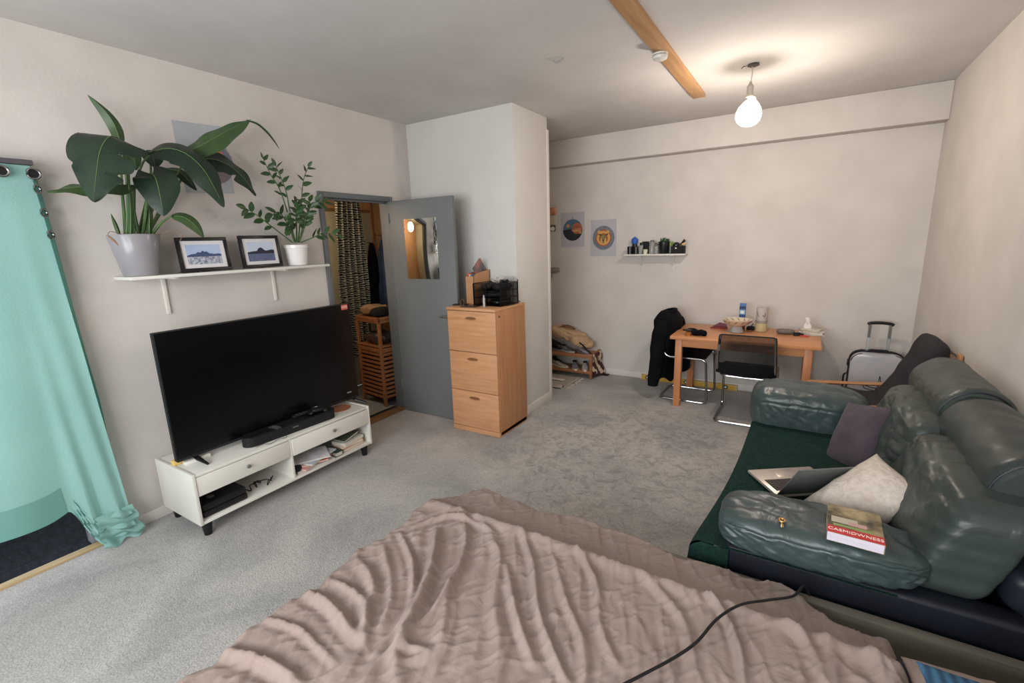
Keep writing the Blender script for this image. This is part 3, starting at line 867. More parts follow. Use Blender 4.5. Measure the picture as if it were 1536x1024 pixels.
# ---- on the bench ----
BT = .4015
sb = thing('soundbar', 'short black soundbar in front of the television', 'soundbar', (-2.955, 1.79, BT), math.radians(-3.5))
b = new(); n = 20
poly = [(.055 * math.cos(a), .275 + .055 * math.sin(a)) for a in np.linspace(0, PI, n)] + [(.055 * math.cos(a), -.275 + .055 * math.sin(a)) for a in np.linspace(PI, 2 * PI, n)]
prism(b, poly, .003, .064); build('speaker_body', b, mat('speaker_cloth', (17, 18, 21), rough=.75), sb)
b = new(); prism(b, [(p[0] * .93, p[1] * .99) for p in poly], .064, .068); build('top_cap', b, m_black, sb)
text('logo', 'SONOS', .012, mat('logo_grey', (150, 152, 155), rough=.4), sb, basis((.0555, .0, .040), (0, 1, 0), (0, 0, 1), (1, 0, 0)))
def remote(name, label, x, y, z, L, W, H, rz, m, btn=True, cat='remote control'):
    r = thing(name, label, cat, (x, y, z), rz)
    b = new(); box(b, -W / 2, W / 2, -L / 2, L / 2, 0.0, H, bev=min(W, H) * .3, seg=3); build('housing', b, m, r)
    if btn:
        b = new()
        for i in range(5):
            for j in (-1, 0, 1): lathe(b, [(W * .09, 0), (W * .09, .002), (0, .0025)], 8, center=(j * W * .27, -L * .35 + i * L * .13, H - .0005))
        build('buttons', b, mat('button_grey', (90, 92, 96), rough=.5), r)
    return r
m_rem = mat('remote_grey', (52, 53, 56), rough=.45)
remote('remote_control', 'small grey remote control lying across the soundbar', -2.935, 1.66, BT + .069, .085, .034, .012, math.radians(100), m_rem)
remote('remote_control', 'long slim black remote control lying along the soundbar top', -2.985, 1.93, BT + .069, .20, .035, .018, math.radians(-4), m_black)
g = thing('game_controller', 'black game controller on the right end of the soundbar', 'game controller', (-2.945, 1.99, BT + .069), math.radians(70))
b = new(); puffy(b, 0, 0, .020, .05, .035, .018, n=8, e=2.5); puffy(b, -.05, -.02, .016, .02, .042, .015, n=6, e=2.2); puffy(b, .05, -.02, .016, .02, .042, .015, n=6, e=2.2); build('housing', b, m_black, g)
for x in (-.022, .022):
    b = new(); lathe(b, [(.004, 0), (.004, .008), (.009, .009), (.009, .012), (0, .012)], 12, center=(x, -.008, .034)); build('thumbstick', b, m_blackm, g)
b = new(); box(b, -.012, .012, .008, .02, .037, .0385); build('touch_pad', b, m_white, g)
b = new(); lathe(b, [(0, 0), (.085, 0), (.085, .004), (0, .004)], 32, center=(-3.02, 2.245, BT), sx=.9)
single('round_placemat', b, wood('brown_coaster', (168, 112, 80), (150, 96, 66), axis=1), (-3.02, 2.245, BT), 'round brown wooden mat at the right end of the white bench', 'mat')
b = new(); box(b, -3.20, -3.155, 1.125, 1.17, BT, BT + .045, bev=.002)
b = new(); box(b, -3.13, -3.09, 1.112, 1.165, BT, BT + .03, bev=.003)
single('sticky_note_block', b, mat('yellow_pad', (226, 190, 110), rough=.8), (-3.11, 1.14, BT), 'yellow pad at the left end of the white bench under the screen corner', 'note pad')
b = new(); box(b, -3.075, -3.03, 1.15, 1.29, BT, BT + .022, bev=.003)
single('white_box', b, mat('white_card', (224, 222, 214), rough=.6), (-3.05, 1.22, BT), 'flat white box beneath the left lower corner of the television', 'box')
b = new(); tube(b, smooth_path([(-2.90, 1.5, BT + .003), (-2.885, 1.54, BT + .012), (-2.87, 1.58, BT + .004), (-2.875, 1.64, BT + .01), (-2.87, 1.69, BT + .004), (-2.90, 1.71, BT + .004)], 6), .002, 6)
single('thin_cable', b, mat('grey_cable', (110, 108, 104), rough=.6), (-2.88, 1.6, BT), 'thin grey cable loop on the bench top before the soundbar', 'cable')

# console in left bay
c = thing('media_player', 'black box player in the left open bay of the white bench', 'media player', (-3.0, 1.265, .1015), math.radians(0))
b = new(); box(b, -.12, .115, -.13, .13, .004, .042, bev=.006); box(b, -.118, .113, -.128, .128, .044, .085, bev=.008); build('housing', b, m_black, c)
b = new(); lathe(b, [(.0, .0), (.02, .0), (.022, .004), (.019, .006), (0, .005)], 20, center=(.04, -.05, .085)); k = build('disc_button', b, m_steel, c); k['label'] = 'round metal disc on top'
b = new()
rr = random.Random(3)
pts = [(-3.02, 1.40, .16)]
for i in range(16): pts.append((-2.96 + rr.uniform(-.06, .05), 1.43 + .20 * (i / 16) + rr.uniform(-.04, .04), .107 + rr.uniform(0, .03)))
tube(b, smooth_path(pts, 6), .0032, 6)
single('power_cable', b, m_blackm, (-2.96, 1.5, .1015), 'tangled black cable in the left bay of the white bench', 'cable')

# papers and books in the right bay
def booklet(name, label, x, y, z, w, l, h, rz, mc, mp, cat='magazine', group=None, tilt=0.0):
    r = thing(name, label, cat, (x, y, z), rz, group)
    r.rotation_euler = (tilt, 0, rz)
    b = new(); box(b, -w / 2, w / 2, -l / 2, l / 2, 0, max(.001, h * .12)); box(b, -w / 2, w / 2, -l / 2, l / 2, h * .88, h); box(b, -w / 2, w / 2, l / 2 - .0015, l / 2, 0, h)
    build('cover', b, mc, r)
    b = new(); box(b, -w / 2 + .003, w / 2 - .003, -l / 2 + .003, l / 2 - .002, h * .12, h * .88); build('pages', b, mp, r)
    return r
m_pages = mat('paper_pages', (214, 208, 194), rough=.9, col2=(200, 192, 178), nscale=4, stretch=(1, 1, 60))
def mcov(nm, c, c2=None): return mat(nm, c, rough=.4, col2=c2, nscale=14, ndetail=3)
z = .1015
specs = [('glossy magazine with a white cover at the base of the pile in the bench', (215, 214, 212), (190, 196, 204), .21, .28, .016, -8, 1.90),
         ('magazine with a pink-red cover in the bench pile', (206, 120, 112), (222, 170, 160), .20, .26, .012, 12, 1.89),
         ('thin magazine with an orange-red cover in the bench pile', (200, 78, 60), (230, 190, 170), .20, .27, .010, -20, 1.87),
         ('pale blue-grey magazine in the bench pile under the top one', (190, 198, 208), (160, 170, 186), .21, .27, .012, 16, 1.93),
         ('open white brochure on top of the magazine pile in the bench', (222, 222, 226), (196, 194, 198), .21, .25, .009, -28, 1.91)]
for lab, c1, c2, w, l, h, rz, yy in specs:
    booklet('magazine', lab, -2.972, yy, z, w, l, h, math.radians(rz), mcov('cover_paper', c1, c2), m_pages, group='magazines lying in the white bench')
    z += h + .0006
b = new(); puffy(b, -2.93, 1.765, .128, .04, .035, .025, n=8, e=2.4, wr=.01)
single('headphones_pouch', b, m_blackm, (-2.93, 1.765, .1015), 'small black pouch left of the magazines in the bench', 'pouch')
z = .1015
for lab, c1, w, l, h, rz in (('tan paperback book at the bottom of the right stack in the bench', (190, 150, 116), .13, .20, .024, 3),
                             ('peach paperback book second in the right stack in the bench', (206, 170, 140), .13, .19, .022, -4),
                             ('white hardback book third in the right stack in the bench', (208, 208, 196), .14, .20, .024, 8)):
    booklet('book', lab, -2.955, 2.235, z, w, l, h, math.radians(rz), mcov('book_cloth', c1), m_pages, cat='book', group='books stacked in the white bench')
    z += h + .0006
booklet('book', 'dark green book leaning open on top of the right stack in the bench', -2.96, 2.225, z + .016, .13, .15, .012, math.radians(4), mcov('green_cloth', (70, 78, 64)), m_pages, cat='book', group='books stacked in the white bench', tilt=math.radians(12))
booklet('book', 'dark green book lying between the magazines and the book stack', -2.93, 2.085, .1015, .12, .06, .034, 0, mcov('bottle_green_cloth', (36, 54, 46)), m_pages, cat='book')

# ---- mirror on the door ----
mr = thing('wall_mirror', 'frameless rectangular mirror fixed to the grey door', 'mirror', (-3.33, 3.2, 1.6))
dm = Matrix.Translation((XL + .022, 3.268, 0)) @ Matrix.Rotation(math.radians(1.0), 4, 'Z')
b = new(); box(b, .185, .565, -.0245, -.0185, 1.335, 1.875, bev=.001, mtx=dm); part('mirror_glass', b, mat('mirror_silver', (235, 238, 236), rough=.02, metal=1.0), mr)

# ---- filing cabinet ----
CX0, CX1, CY0, CY1, CZ = -2.59, -2.088, 3.107, 3.583, 1.112
m_oak = wood('oak_veneer', (208, 158, 116), (190, 138, 98), axis=0, rough=.4)
m_oakv = wood('oak_veneer_vertical', (190, 138, 96), (174, 122, 82), axis=2, rough=.4)
fc = thing('filing_cabinet', 'tall oak filing cabinet with three drawers beside the grey door', 'cabinet', ((CX0 + CX1) / 2, (CY0 + CY1) / 2, 0))
b = new(); box(b, CX0 + .002, CX1, CY0 + .02, CY1, .012, CZ - .022, bev=.002); part('carcass', b, m_oakv, fc)
b = new(); box(b, CX0 - .004, CX1 + .003, CY0 - .006, CY1, CZ - .022, CZ, bev=.004); part('top_board', b, m_oak, fc)
b = new(); box(b, CX0, CX1, CY0, CY1 - .02, .002, .045, bev=.002); part('plinth', b, m_oak, fc)
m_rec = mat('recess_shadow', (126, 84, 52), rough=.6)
for z0, z1 in ((.05, .380), (.385, .730), (.735, CZ - .028)):
    b = new(); box(b, CX0 + .003, CX1 - .003, CY0, CY0 + .018, z0, z1, bev=.002)
    d = part('drawer', b, m_oak, fc)
    b = new(); zc = z1 - .058; xc = (CX0 + CX1) / 2
    prism(b, [(xc + .055 * math.cos(a), zc + .014 * math.sin(a)) for a in np.linspace(0, 2 * PI, 24)], 0, .0012, mtx=Matrix(((1, 0, 0, 0), (0, 0, -1, CY0), (0, 1, 0, 0), (0, 0, 0, 1))))
    part('grip_recess', b, m_rec, d)
    b = new(); tube(b, [(xc + .055 * math.cos(a), CY0 - .004, zc + .014 * math.sin(a)) for a in np.linspace(PI, 2 * PI, 14)], .004, 6); part('handle', b, m_oakv, d)
b = new(); lathe(b, [(.008, 0), (.008, .002), (0, .003)], 14, mtx=TRS((CX1, CY0 + .055, CZ - .065), ry=PI / 2)); lk = part('lock', b, mat('lock_dark', (60, 44, 34), rough=.4, metal=.6), fc)

# things on the cabinet
mf = thing('magazine_file', 'tall brown cardboard magazine file on the oak cabinet', 'magazine file', (-2.49, 3.44, CZ))
m_card = mat('cardboard', (186, 142, 104), rough=.85, col2=(176, 132, 94), nscale=5)
x0, x1, y0, y1 = -2.535, -2.445, 3.32, 3.575
b = new(); t = .003
box(b, x0, x1, y0, y1, CZ, CZ + t); box(b, x0, x1, y0, y0 + t, CZ, CZ + .245)
for xx in (x0, x1 - t):
    prism(b, [(y0, CZ), (y1, CZ), (y1, CZ + .29), (y0 + .05, CZ + .27), (y0, CZ + .245)], xx, xx + t, mtx=Matrix(((0, 0, 1, 0), (1, 0, 0, 0), (0, 1, 0, 0), (0, 0, 0, 1))))
box(b, x0, x1, y1 - t, y1, CZ, CZ + .29)
part('card_body', b, m_card, mf)
for i, (c1, dz, dx, lab) in enumerate((((196, 96, 74), .27, .0, 'thin red brochure standing in the cardboard file'), ((210, 206, 198), .262, .022, 'white folded papers standing in the cardboard file'), ((84, 104, 112), .266, .045, 'grey-blue brochure standing in the cardboard file'))):
    b = new(); box(b, x0 + .012 + dx, x0 + .022 + dx, y0 + .01, y1 - .03, CZ + .004, CZ + dz, bev=.001)
    single('brochure', b, mcov('brochure_paper', c1), (x0 + .02 + dx, 3.44, CZ), lab, 'brochure', group='brochures in the cardboard file')
b = new(); box(b, -.008, .008, -.07, .07, -.09, .075, bev=.002, mtx=TRS((-2.475, 3.46, CZ + .295), rx=math.radians(38)))
o = build('notebook', b, [mat('notebook_mix', (74, 84, 92), rough=.5, col2=(176, 110, 96), nscale=9)]); o['label'] = 'tilted grey and pink notebook sticking out of the cardboard file'; o['category'] = 'notebook'
# black mesh organiser
og = thing('desk_organiser', 'black wire mesh organiser stuffed with cables on the oak cabinet', 'organiser', (-2.27, 3.40, CZ), math.radians(-4))
m_mesh = mat('black_mesh', (12, 12, 13), rough=.4, metal=.3)
b = new()
X0, X1, Y0, Y1, HH = -.145, .145, -.13, .13, .19
for x in (X0, -.0, X1):
    for y in (Y0, Y1): box(b, x - .003, x + .003, y - .003, y + .003, 0, HH if y < 0 else HH + .02)
for z_ in (.003, .065, .125, HH):
    for y in (Y0, Y1): box(b, X0, X1, y - .002, y + .002, z_ - .002, z_ + .002)
    for x in (X0, X1): box(b, x - .002, x + .002, Y0, Y1, z_ - .002, z_ + .002)
build('wire_frame', b, m_mesh, og)
b = new()
for z_ in (.003, .065, .125): box(b, X0, X1, Y0, Y1, z_ - .001, z_ + .0005)
k = 0
for x in (X0, X1):
    for i in range(30):
        yy = Y0 + (Y1 - Y0) * (i + .5) / 30; box(b, x - .0008, x + .0008, yy - .0012, yy + .0012, 0, HH)
for i in range(26):
    xx = X0 + (X1 - X0) * (i + .5) / 26; box(b, xx - .0012, xx + .0012, Y1 - .0008, Y1 + .0008, 0, HH)
build('mesh_tray', b, m_mesh, og)
for nm, lab, args, mm in (('black_pouch', 'black pouch in the upper tier of the mesh organiser', (-.06, 0, .158, .062, .10, .030), m_blackm), ('black_pouch', 'black bundle at the right of the upper tier of the mesh organiser', (.075, .0, .158, .060, .11, .030), m_blackm), ('black_pouch', 'dark pouch in the lower tier of the mesh organiser', (.05, .0, .032, .07, .1, .026), m_black), ('coiled_charger', 'coiled black charger in the middle tier of the mesh organiser', (.0, -.01, .094, .10, .09, .024), m_blackm)):
    b = new(); puffy(b, *args, n=8, e=2.5, wr=.02, ws=14, seed=args[0] * 9)
    for v in b.verts: v.co += Vector((-2.27, 3.40, CZ))
    single(nm, b, mm, (-2.27 + args[0], 3.4 + args[1], CZ + args[2]), lab, 'pouch' if 'pouch' in nm else 'charger')
rr = random.Random(8)
b = new()
for k in range(3):
    c0 = Vector((-2.24 + .05 * k - .03, 3.38 + .03 * k, CZ + .20 + .006 * k)); r0 = .035 + .008 * k
    tube(b, [c0 + Vector((r0 * math.cos(a) * (1 + .1 * math.sin(3 * a)), r0 * math.sin(a), .016 * math.sin(a * 2 + k) + .015)) for a in np.linspace(0, 4 * PI, 60)], .0024, 5)
single('coiled_cable', b, mat('pale_cable', (188, 180, 168), rough=.5), (-2.24, 3.4, CZ + .19), 'pale coiled cables on top of the mesh organiser', 'cable')
b = new()
for k in range(3):
    c0 = Vector((-2.16 - .02 * k, 3.36 + .04 * k, CZ + .19)); r0 = .032
    tube(b, [c0 + Vector((r0 * math.cos(a), r0 * math.sin(a), .012 * math.sin(a * 1.5 + k) + .012)) for a in np.linspace(0, 4 * PI, 50)], .003, 5)
tube(b, smooth_path([(-2.115, 3.32, CZ + .004), (-2.105, 3.40, CZ + .006), (-2.112, 3.46, CZ + .005), (-2.10, 3.52, CZ + .02)], 6), .004, 5)
single('coiled_cable', b, m_blackm, (-2.17, 3.4, CZ + .19), 'black coiled cable at the right side of the mesh organiser', 'cable')
remote('phone', 'black phone lying at the left back of the cabinet top', -2.545, 3.245, CZ, .13, .062, .010, math.radians(-80), m_black, btn=False, cat='phone')
b = new(); box(b, -.075, .075, -.05, .05, 0, .006, bev=.004, mtx=TRS((-2.40, 3.19, CZ + .0005), rz=math.radians(6)))
o = single('flat_case', b, mat('dark_brown_case', (66, 58, 52), rough=.5), (-2.40, 3.19, CZ), 'flat dark brown case at the front of the cabinet top', 'case')
b = new()
ring_c = Vector((-2.475, 3.18, CZ + .032))
tube(b, [ring_c + Vector((.018 * math.cos(a), .004 * math.sin(a), .03 * math.sin(a))) for a in np.linspace(0, 2 * PI, 24)][:-1], .003, 6, closed=True)
single('small_stand', b, mat('bronze_ring', (150, 116, 84), rough=.35, metal=.7), (-2.475, 3.18, CZ), 'small bronze ring-shaped ornament on the cabinet front edge', 'ornament')
b = new(); lathe(b, [(0, 0), (.011, 0), (.011, .075), (.007, .085), (.007, .10), (0, .10)], 14, center=(-2.27, 3.215, CZ))
single('small_bottle', b, mat('clear_plastic', (200, 205, 205), rough=.15, alpha=.55), (-2.27, 3.215, CZ), 'small clear bottle standing before the mesh organiser', 'bottle')
# ================= back wall =================
def disc(b, cx, cz, r, y, mi=0, n=40, rx=None, a0=0, a1=2 * PI, t=.0006):
    M_ = Matrix(((1, 0, 0, 0), (0, 0, -1, y), (0, 1, 0, 0), (0, 0, 0, 1)))
    prism(b, [(cx + (rx or r) * math.cos(a), cz + r * math.sin(a)) for a in np.linspace(a0, a1, n)], 0, t, mi=mi, mtx=M_)
def polyw(b, pts, y, mi=0, t=.0006):
    M_ = Matrix(((1, 0, 0, 0), (0, 0, -1, y), (0, 1, 0, 0), (0, 0, 0, 1)))
    prism(b, pts, 0, t, mi=mi, mtx=M_)
YW = YB - .0015
m_post = mat('poster_paper', (178, 176, 180), rough=.75)
p1 = thing('wall_poster', 'left poster on the back wall with a round planet landscape print', 'poster', (-2.425, YB - .001, 1.76))
b = new(); box(b, -2.582, -2.270, YB - .0035, YB - .0005, 1.555, 1.966); part('paper', b, m_post, p1)
b = new(); y = YB - .0035
cx, cz, R_ = -2.425, 1.757, .128
disc(b, cx, cz, R_, y, 0)
polyw(b, [(cx + R_ * math.cos(a), cz + R_ * math.sin(a)) for a in np.linspace(PI * 1.0, 2 * PI * 1.0, 30)] + [(cx + .06, cz + .01), (cx - .02, cz + .012)], y - .0006, 1)
disc(b, cx + .058, cz + .018, .066, y - .0012, 2)
polyw(b, [(cx - .02, cz + .0), (cx + .02, cz - .028), (cx + .06, cz - .02), (cx + .10, cz - .05), (cx + .118, cz - .04), (cx + .12, cz + .01), (cx + .05, cz + .012)], y - .0018, 3)
disc(b, cx - .06, cz + .05, .022, y - .0012, 4)
disc(b, cx, cz + R_ + .012, .007, y, 0, n=12)
part('round_print', b, [mat('p_blue', (62, 92, 112), rough=.7, col2=(84, 112, 128), nscale=20), mat('p_black', (36, 40, 44), rough=.7), mat('p_red', (142, 72, 54), rough=.7, col2=(176, 106, 70), nscale=40), mat('p_amber', (202, 152, 92), rough=.7, col2=(160, 104, 70), nscale=50), mat('p_sun', (196, 132, 84), rough=.7)], p1)
p2 = thing('wall_poster', 'right poster on the back wall with a round orange tiger face print', 'poster', (-2.03, YB - .001, 1.65))
b = new(); box(b, -2.190, -1.873, YB - .0035, YB - .0005, 1.440, 1.862); part('paper', b, m_post, p2)
cx, cz = -2.030, 1.652
b = new()
polyw(b, [(cx + (.132 + .005 * (k % 2)) * math.cos(2 * PI * k / 56), cz + (.136 + .005 * (k % 2)) * math.sin(2 * PI * k / 56)) for k in range(56)], y, 0)
disc(b, cx, cz, .095, y - .0006, 1)
disc(b, cx, cz - .002, .082, y - .0012, 2)
disc(b, cx, cz - .005, .058, y - .0018, 1, rx=.055)
disc(b, cx, cz - .012, .052, y - .0024, 3, rx=.040)
for s in (-1, 1):
    polyw(b, [(cx + s * .016, cz + .032), (cx + s * .05, cz + .05), (cx + s * .062, cz + .042), (cx + s * .04, cz + .024)], y - .003, 4)
    disc(b, cx + s * .055, cz + .07, .018, y - .003, 2, n=14)
    polyw(b, [(cx + s * .01, cz - .02), (cx + s * .03, cz - .0), (cx + s * .035, cz - .05), (cx + s * .012, cz - .062)], y - .003, 2)
polyw(b, [(cx - .016, cz - .02), (cx + .016, cz - .02), (cx, cz - .045)], y - .0036, 4)
polyw(b, [(cx - .05, cz + .078), (cx + .05, cz + .078), (cx + .03, cz + .055), (cx - .03, cz + .055)], y - .003, 2)
part('round_print', b, [mat('t_grey', (96, 104, 116), rough=.7, col2=(122, 124, 130), nscale=60), mat('t_rust', (160, 84, 50), rough=.7), mat('t_gold', (208, 158, 88), rough=.7), mat('t_olive', (138, 128, 74), rough=.7, col2=(112, 106, 62), nscale=50), mat('t_dark', (60, 52, 44), rough=.7)], p2)

# bits at the far left of the back wall
b = new(); box(b, -2.73, -2.648, YB - .03, YB - .0005, 1.952, 2.036, bev=.003)
o = single('small_orange_picture', b, mat('orange_card', (178, 100, 62), rough=.7, col2=(210, 160, 120), nscale=24), (-2.69, YB, 1.99), 'small orange square picture at the left end of the back wall', 'picture')
b = new(); box(b, -2.73, -2.645, YB - .022, YB - .0005, 1.83, 1.944, bev=.005)
o = single('intercom', b, mat('intercom_beige', (190, 178, 160), rough=.5), (-2.69, YB, 1.89), 'beige intercom box below the small orange picture', 'intercom')
tsw = thing('thermostat', 'small round dial thermostat under the beige intercom box', 'thermostat', (-2.69, YB, 1.79))
b = new(); box(b, -2.725, -2.655, YB - .015, YB - .0005, 1.752, 1.822, bev=.004); part('housing', b, mat('thermo_dark', (70, 62, 54), rough=.5), tsw)
b = new(); lathe(b, [(.028, 0), (.026, .016), (0, .018)], 20, mtx=TRS((-2.688, YB - .015, 1.782), rx=PI / 2)); part('dial', b, m_white, tsw)
b = new(); box(b, -2.745, -2.592, YB - .045, YB - .02, 1.252, 1.306, bev=.006); box(b, -2.745, -2.705, YB - .04, YB - .0005, 1.18, 1.306, bev=.006)
single('door_lever', b, mat('lever_grey', (142, 134, 124), rough=.45), (-2.68, YB, 1.25), 'grey L-shaped metal lever at the left end of the back wall', 'handle')

# small wall shelf
WZ = 1.462
ws = thing('wall_shelf', 'short white shelf on two brackets on the back wall crowded with dark jars', 'shelf', (-1.40, YB - .07, WZ))
b = new(); box(b, -1.735, -1.072, YB - .15, YB - .001, WZ - .018, WZ, bev=.004); part('board', b, m_white, ws)
for c in (-1.565, -1.232):
    b = new(); box(b, c, c + .02, YB - .007, YB - .001, WZ - .18, WZ - .018, bev=.002); box(b, c, c + .02, YB - .13, YB, WZ - .026, WZ - .0185, bev=.001)
    tube(b, smooth_path([(c + .01, YB - .005, WZ - .14), (c + .01, YB - .05, WZ - .08), (c + .01, YB - .11, WZ - .026)], 6), .0045, 6)
    part('bracket', b, m_white, ws)
m_jar = mat('black_jar', (24, 24, 27), rough=.25, spec=.6)
m_cl = mat('clear_glass', (190, 192, 190), rough=.08, alpha=.4, spec=.8)
YS = YB - .085
def lath1(name, label, cat, prof, x, y, z, m, group=None, sides=24):
    b = new(); lathe(b, prof, sides, center=(x, y, z))
    return single(name, b, m, (x, y, z), label, cat, group)
lath1('black_tin', 'squat black tin at the left end of the small back-wall shelf', 'tin', [(0, 0), (.032, 0), (.034, .08), (.03, .085), (0, .085)], -1.680, YS, WZ, m_jar)
lath1('black_tin', 'black tin second from the left on the small back-wall shelf, before the blue bottle', 'tin', [(0, 0), (.032, 0), (.034, .08), (.03, .085), (0, .085)], -1.608, YS - .01, WZ, m_jar)
bb = thing('spray_bottle', 'black bottle with a bright blue cap standing on the back-wall shelf', 'bottle', (-1.645, YS + .045, WZ))
b = new(); lathe(b, [(0, 0), (.027, 0), (.03, .10), (.022, .115), (0, .115)], 20, center=(-1.645, YS + .045, WZ)); part('bottle_body', b, m_jar, bb)
b = new(); lathe(b, [(.033, .112), (.038, .13), (.036, .165), (.024, .178), (.02, .172), (.010, .182), (.006, .192), (0, .192)], 10, center=(-1.645, YS + .045, WZ)); part('blue_cap', b, mat('cap_blue', (44, 92, 178), rough=.45), bb)
lath1('drinking_glass', 'tapered clear drinking glass on the back-wall shelf', 'glass', [(.018, 0), (.020, .004), (.030, .095), (.028, .095), (.018, .01), (0, .01)], -1.556, YS - .02, WZ, m_cl)
b = new(); box(b, -1.555, -1.485, YS + .02, YS + .06, WZ + .0, WZ + .135, bev=.004); 
single('black_box', b, m_blackm, (-1.52, YS + .04, WZ), 'upright black box behind the tapered glass on the back-wall shelf', 'box')
b = new(); box(b, -1.575, -1.535, YS + .0, YS + .018, WZ + .0, WZ + .125, bev=.004)
single('black_carton', b, m_jar, (-1.555, YS, WZ), 'slim black carton behind the tapered glass on the back-wall shelf', 'carton')
lath1('candle_cup', 'small white candle cup at the middle of the back-wall shelf', 'candle', [(0, 0), (.02, 0), (.024, .02), (.026, .05), (.018, .052), (0, .048)], -1.500, YS - .03, WZ, mat('cup_white', (214, 208, 190), rough=.5))
sh = thing('cocktail_shaker', 'ribbed grey glass shaker with a dark stopper on the back-wall shelf', 'shaker', (-1.435, YS, WZ))
b = new(); lathe(b, [(0, 0), (.035, 0), (.037, .02), (.034, .10), (.030, .128), (.02, .13), (0, .13)], 20, center=(-1.435, YS, WZ)); part('glass_body', b, mat('smoke_glass', (150, 150, 146), rough=.15, alpha=.75), sh)
b = new(); lathe(b, [(.02, .128), (.022, .14), (.016, .15), (0, .15)], 16, center=(-1.435, YS, WZ)); part('stopper', b, m_steel, sh)
lath1('shot_glass', 'small clear glass right of the grey shaker on the back-wall shelf', 'glass', [(.016, 0), (.018, .004), (.024, .08), (.022, .08), (.015, .008), (0, .008)], -1.385, YS - .015, WZ, m_cl)
vp = thing('pitcher', 'large matt black pitcher holding a leafy sprig on the back-wall shelf', 'pitcher', (-1.305, YS, WZ))
b = new(); lathe(b, [(0, 0), (.05, 0), (.054, .01), (.060, .125), (.064, .13), (.058, .13), (.05, .12), (0, .11)], 24, center=(-1.305, YS, WZ))
prism(b, [(-1.355, WZ + .10), (-1.400, WZ + .118), (-1.405, WZ + .108), (-1.358, WZ + .085)], -.012, .012, mtx=Matrix(((1, 0, 0, 0), (0, 0, -1, YS), (0, 1, 0, 0), (0, 0, 0, 1))))
part('pitcher_body', b, m_jar, vp)
b = new(); rr = random.Random(4)
for i in range(16):
    p = Vector((-1.305 + rr.uniform(-.035, .035), YS + rr.uniform(-.03, .03), WZ + .12))
    q = p + Vector((rr.uniform(-.02, .02), rr.uniform(-.02, .02), rr.uniform(.02, .055)))
    blade(b, [p, (p + q) / 2, q], .026, (rr.uniform(-.5, .5), -1, .3), fold=.1, nu=4, nv=6)
part('sprig', b, m_leafz, vp)
b = new()
for i in range(10):
    p = Vector((-1.228 + rr.uniform(-.01, .01), YS, WZ + .08)); q = p + Vector((rr.uniform(-.022, .022), rr.uniform(-.02, .02), rr.uniform(.03, .075)))
    blade(b, [p, (p + q) / 2, q], .02, (rr.uniform(-.5, .5), -1, .3), fold=.1, nu=4, nv=6)
box(b, -1.245, -1.213, YS - .016, YS + .016, WZ, WZ + .08, bev=.004, mi=1)
single('small_succulent', b, [mat('lime_leaf', (124, 150, 72), rough=.5), m_cl], (-1.228, YS, WZ), 'pale green little succulent right of the black pitcher', 'plant')
tr = thing('black_crate', 'low black crate at the right end of the back-wall shelf', 'crate', (-1.15, YS, WZ))
b = new(); x0, x1, y0, y1 = -1.222, -1.092, YS - .05, YS + .06
box(b, x0, x1, y0, y1, WZ, WZ + .004)
for a in ((x0, x1, y0, y0 + .004), (x0, x1, y1 - .004, y1), (x0, x0 + .004, y0, y1), (x1 - .004, x1, y0, y1)): box(b, *a, WZ, WZ + .08)
part('crate_body', b, m_blackm, tr)
b = new(); box(b, -1.178, -1.162, y0 - .0015, y0, WZ + .052, WZ + .064); part('crate_label', b, m_white, tr)
b = new(); puffy(b, -1.178, YS, WZ + .085, .036, .035, .036, n=7, e=2.3, wr=.01, seed=3)
single('black_ball', b, m_jar, (-1.178, YS, WZ + .085), 'rounded black ball sitting in the crate at the shelf end', 'ball')
b = new(); tube(b, [(-1.16, YS - .01, WZ + .08), (-1.12, YS - .015, WZ + .105), (-1.088, YS - .02, WZ + .14)], [.008, .011, .014], 10)
single('black_brush', b, mat('dark_bristle', (40, 30, 26), rough=.7), (-1.12, YS, WZ + .1), 'dark brush sticking up from the crate at the shelf end', 'brush')
b = new(); tube(b, [(-1.135, YS - .03, WZ + .082), (-1.108, YS - .035, WZ + .095), (-1.078, YS - .035, WZ + .108)], [.009, .011, .009], 10)
single('wooden_grinder', b, mat('pale_wood', (216, 178, 122), rough=.5), (-1.11, YS, WZ + .09), 'pale wooden handle poking out of the crate at the shelf end', 'handle')

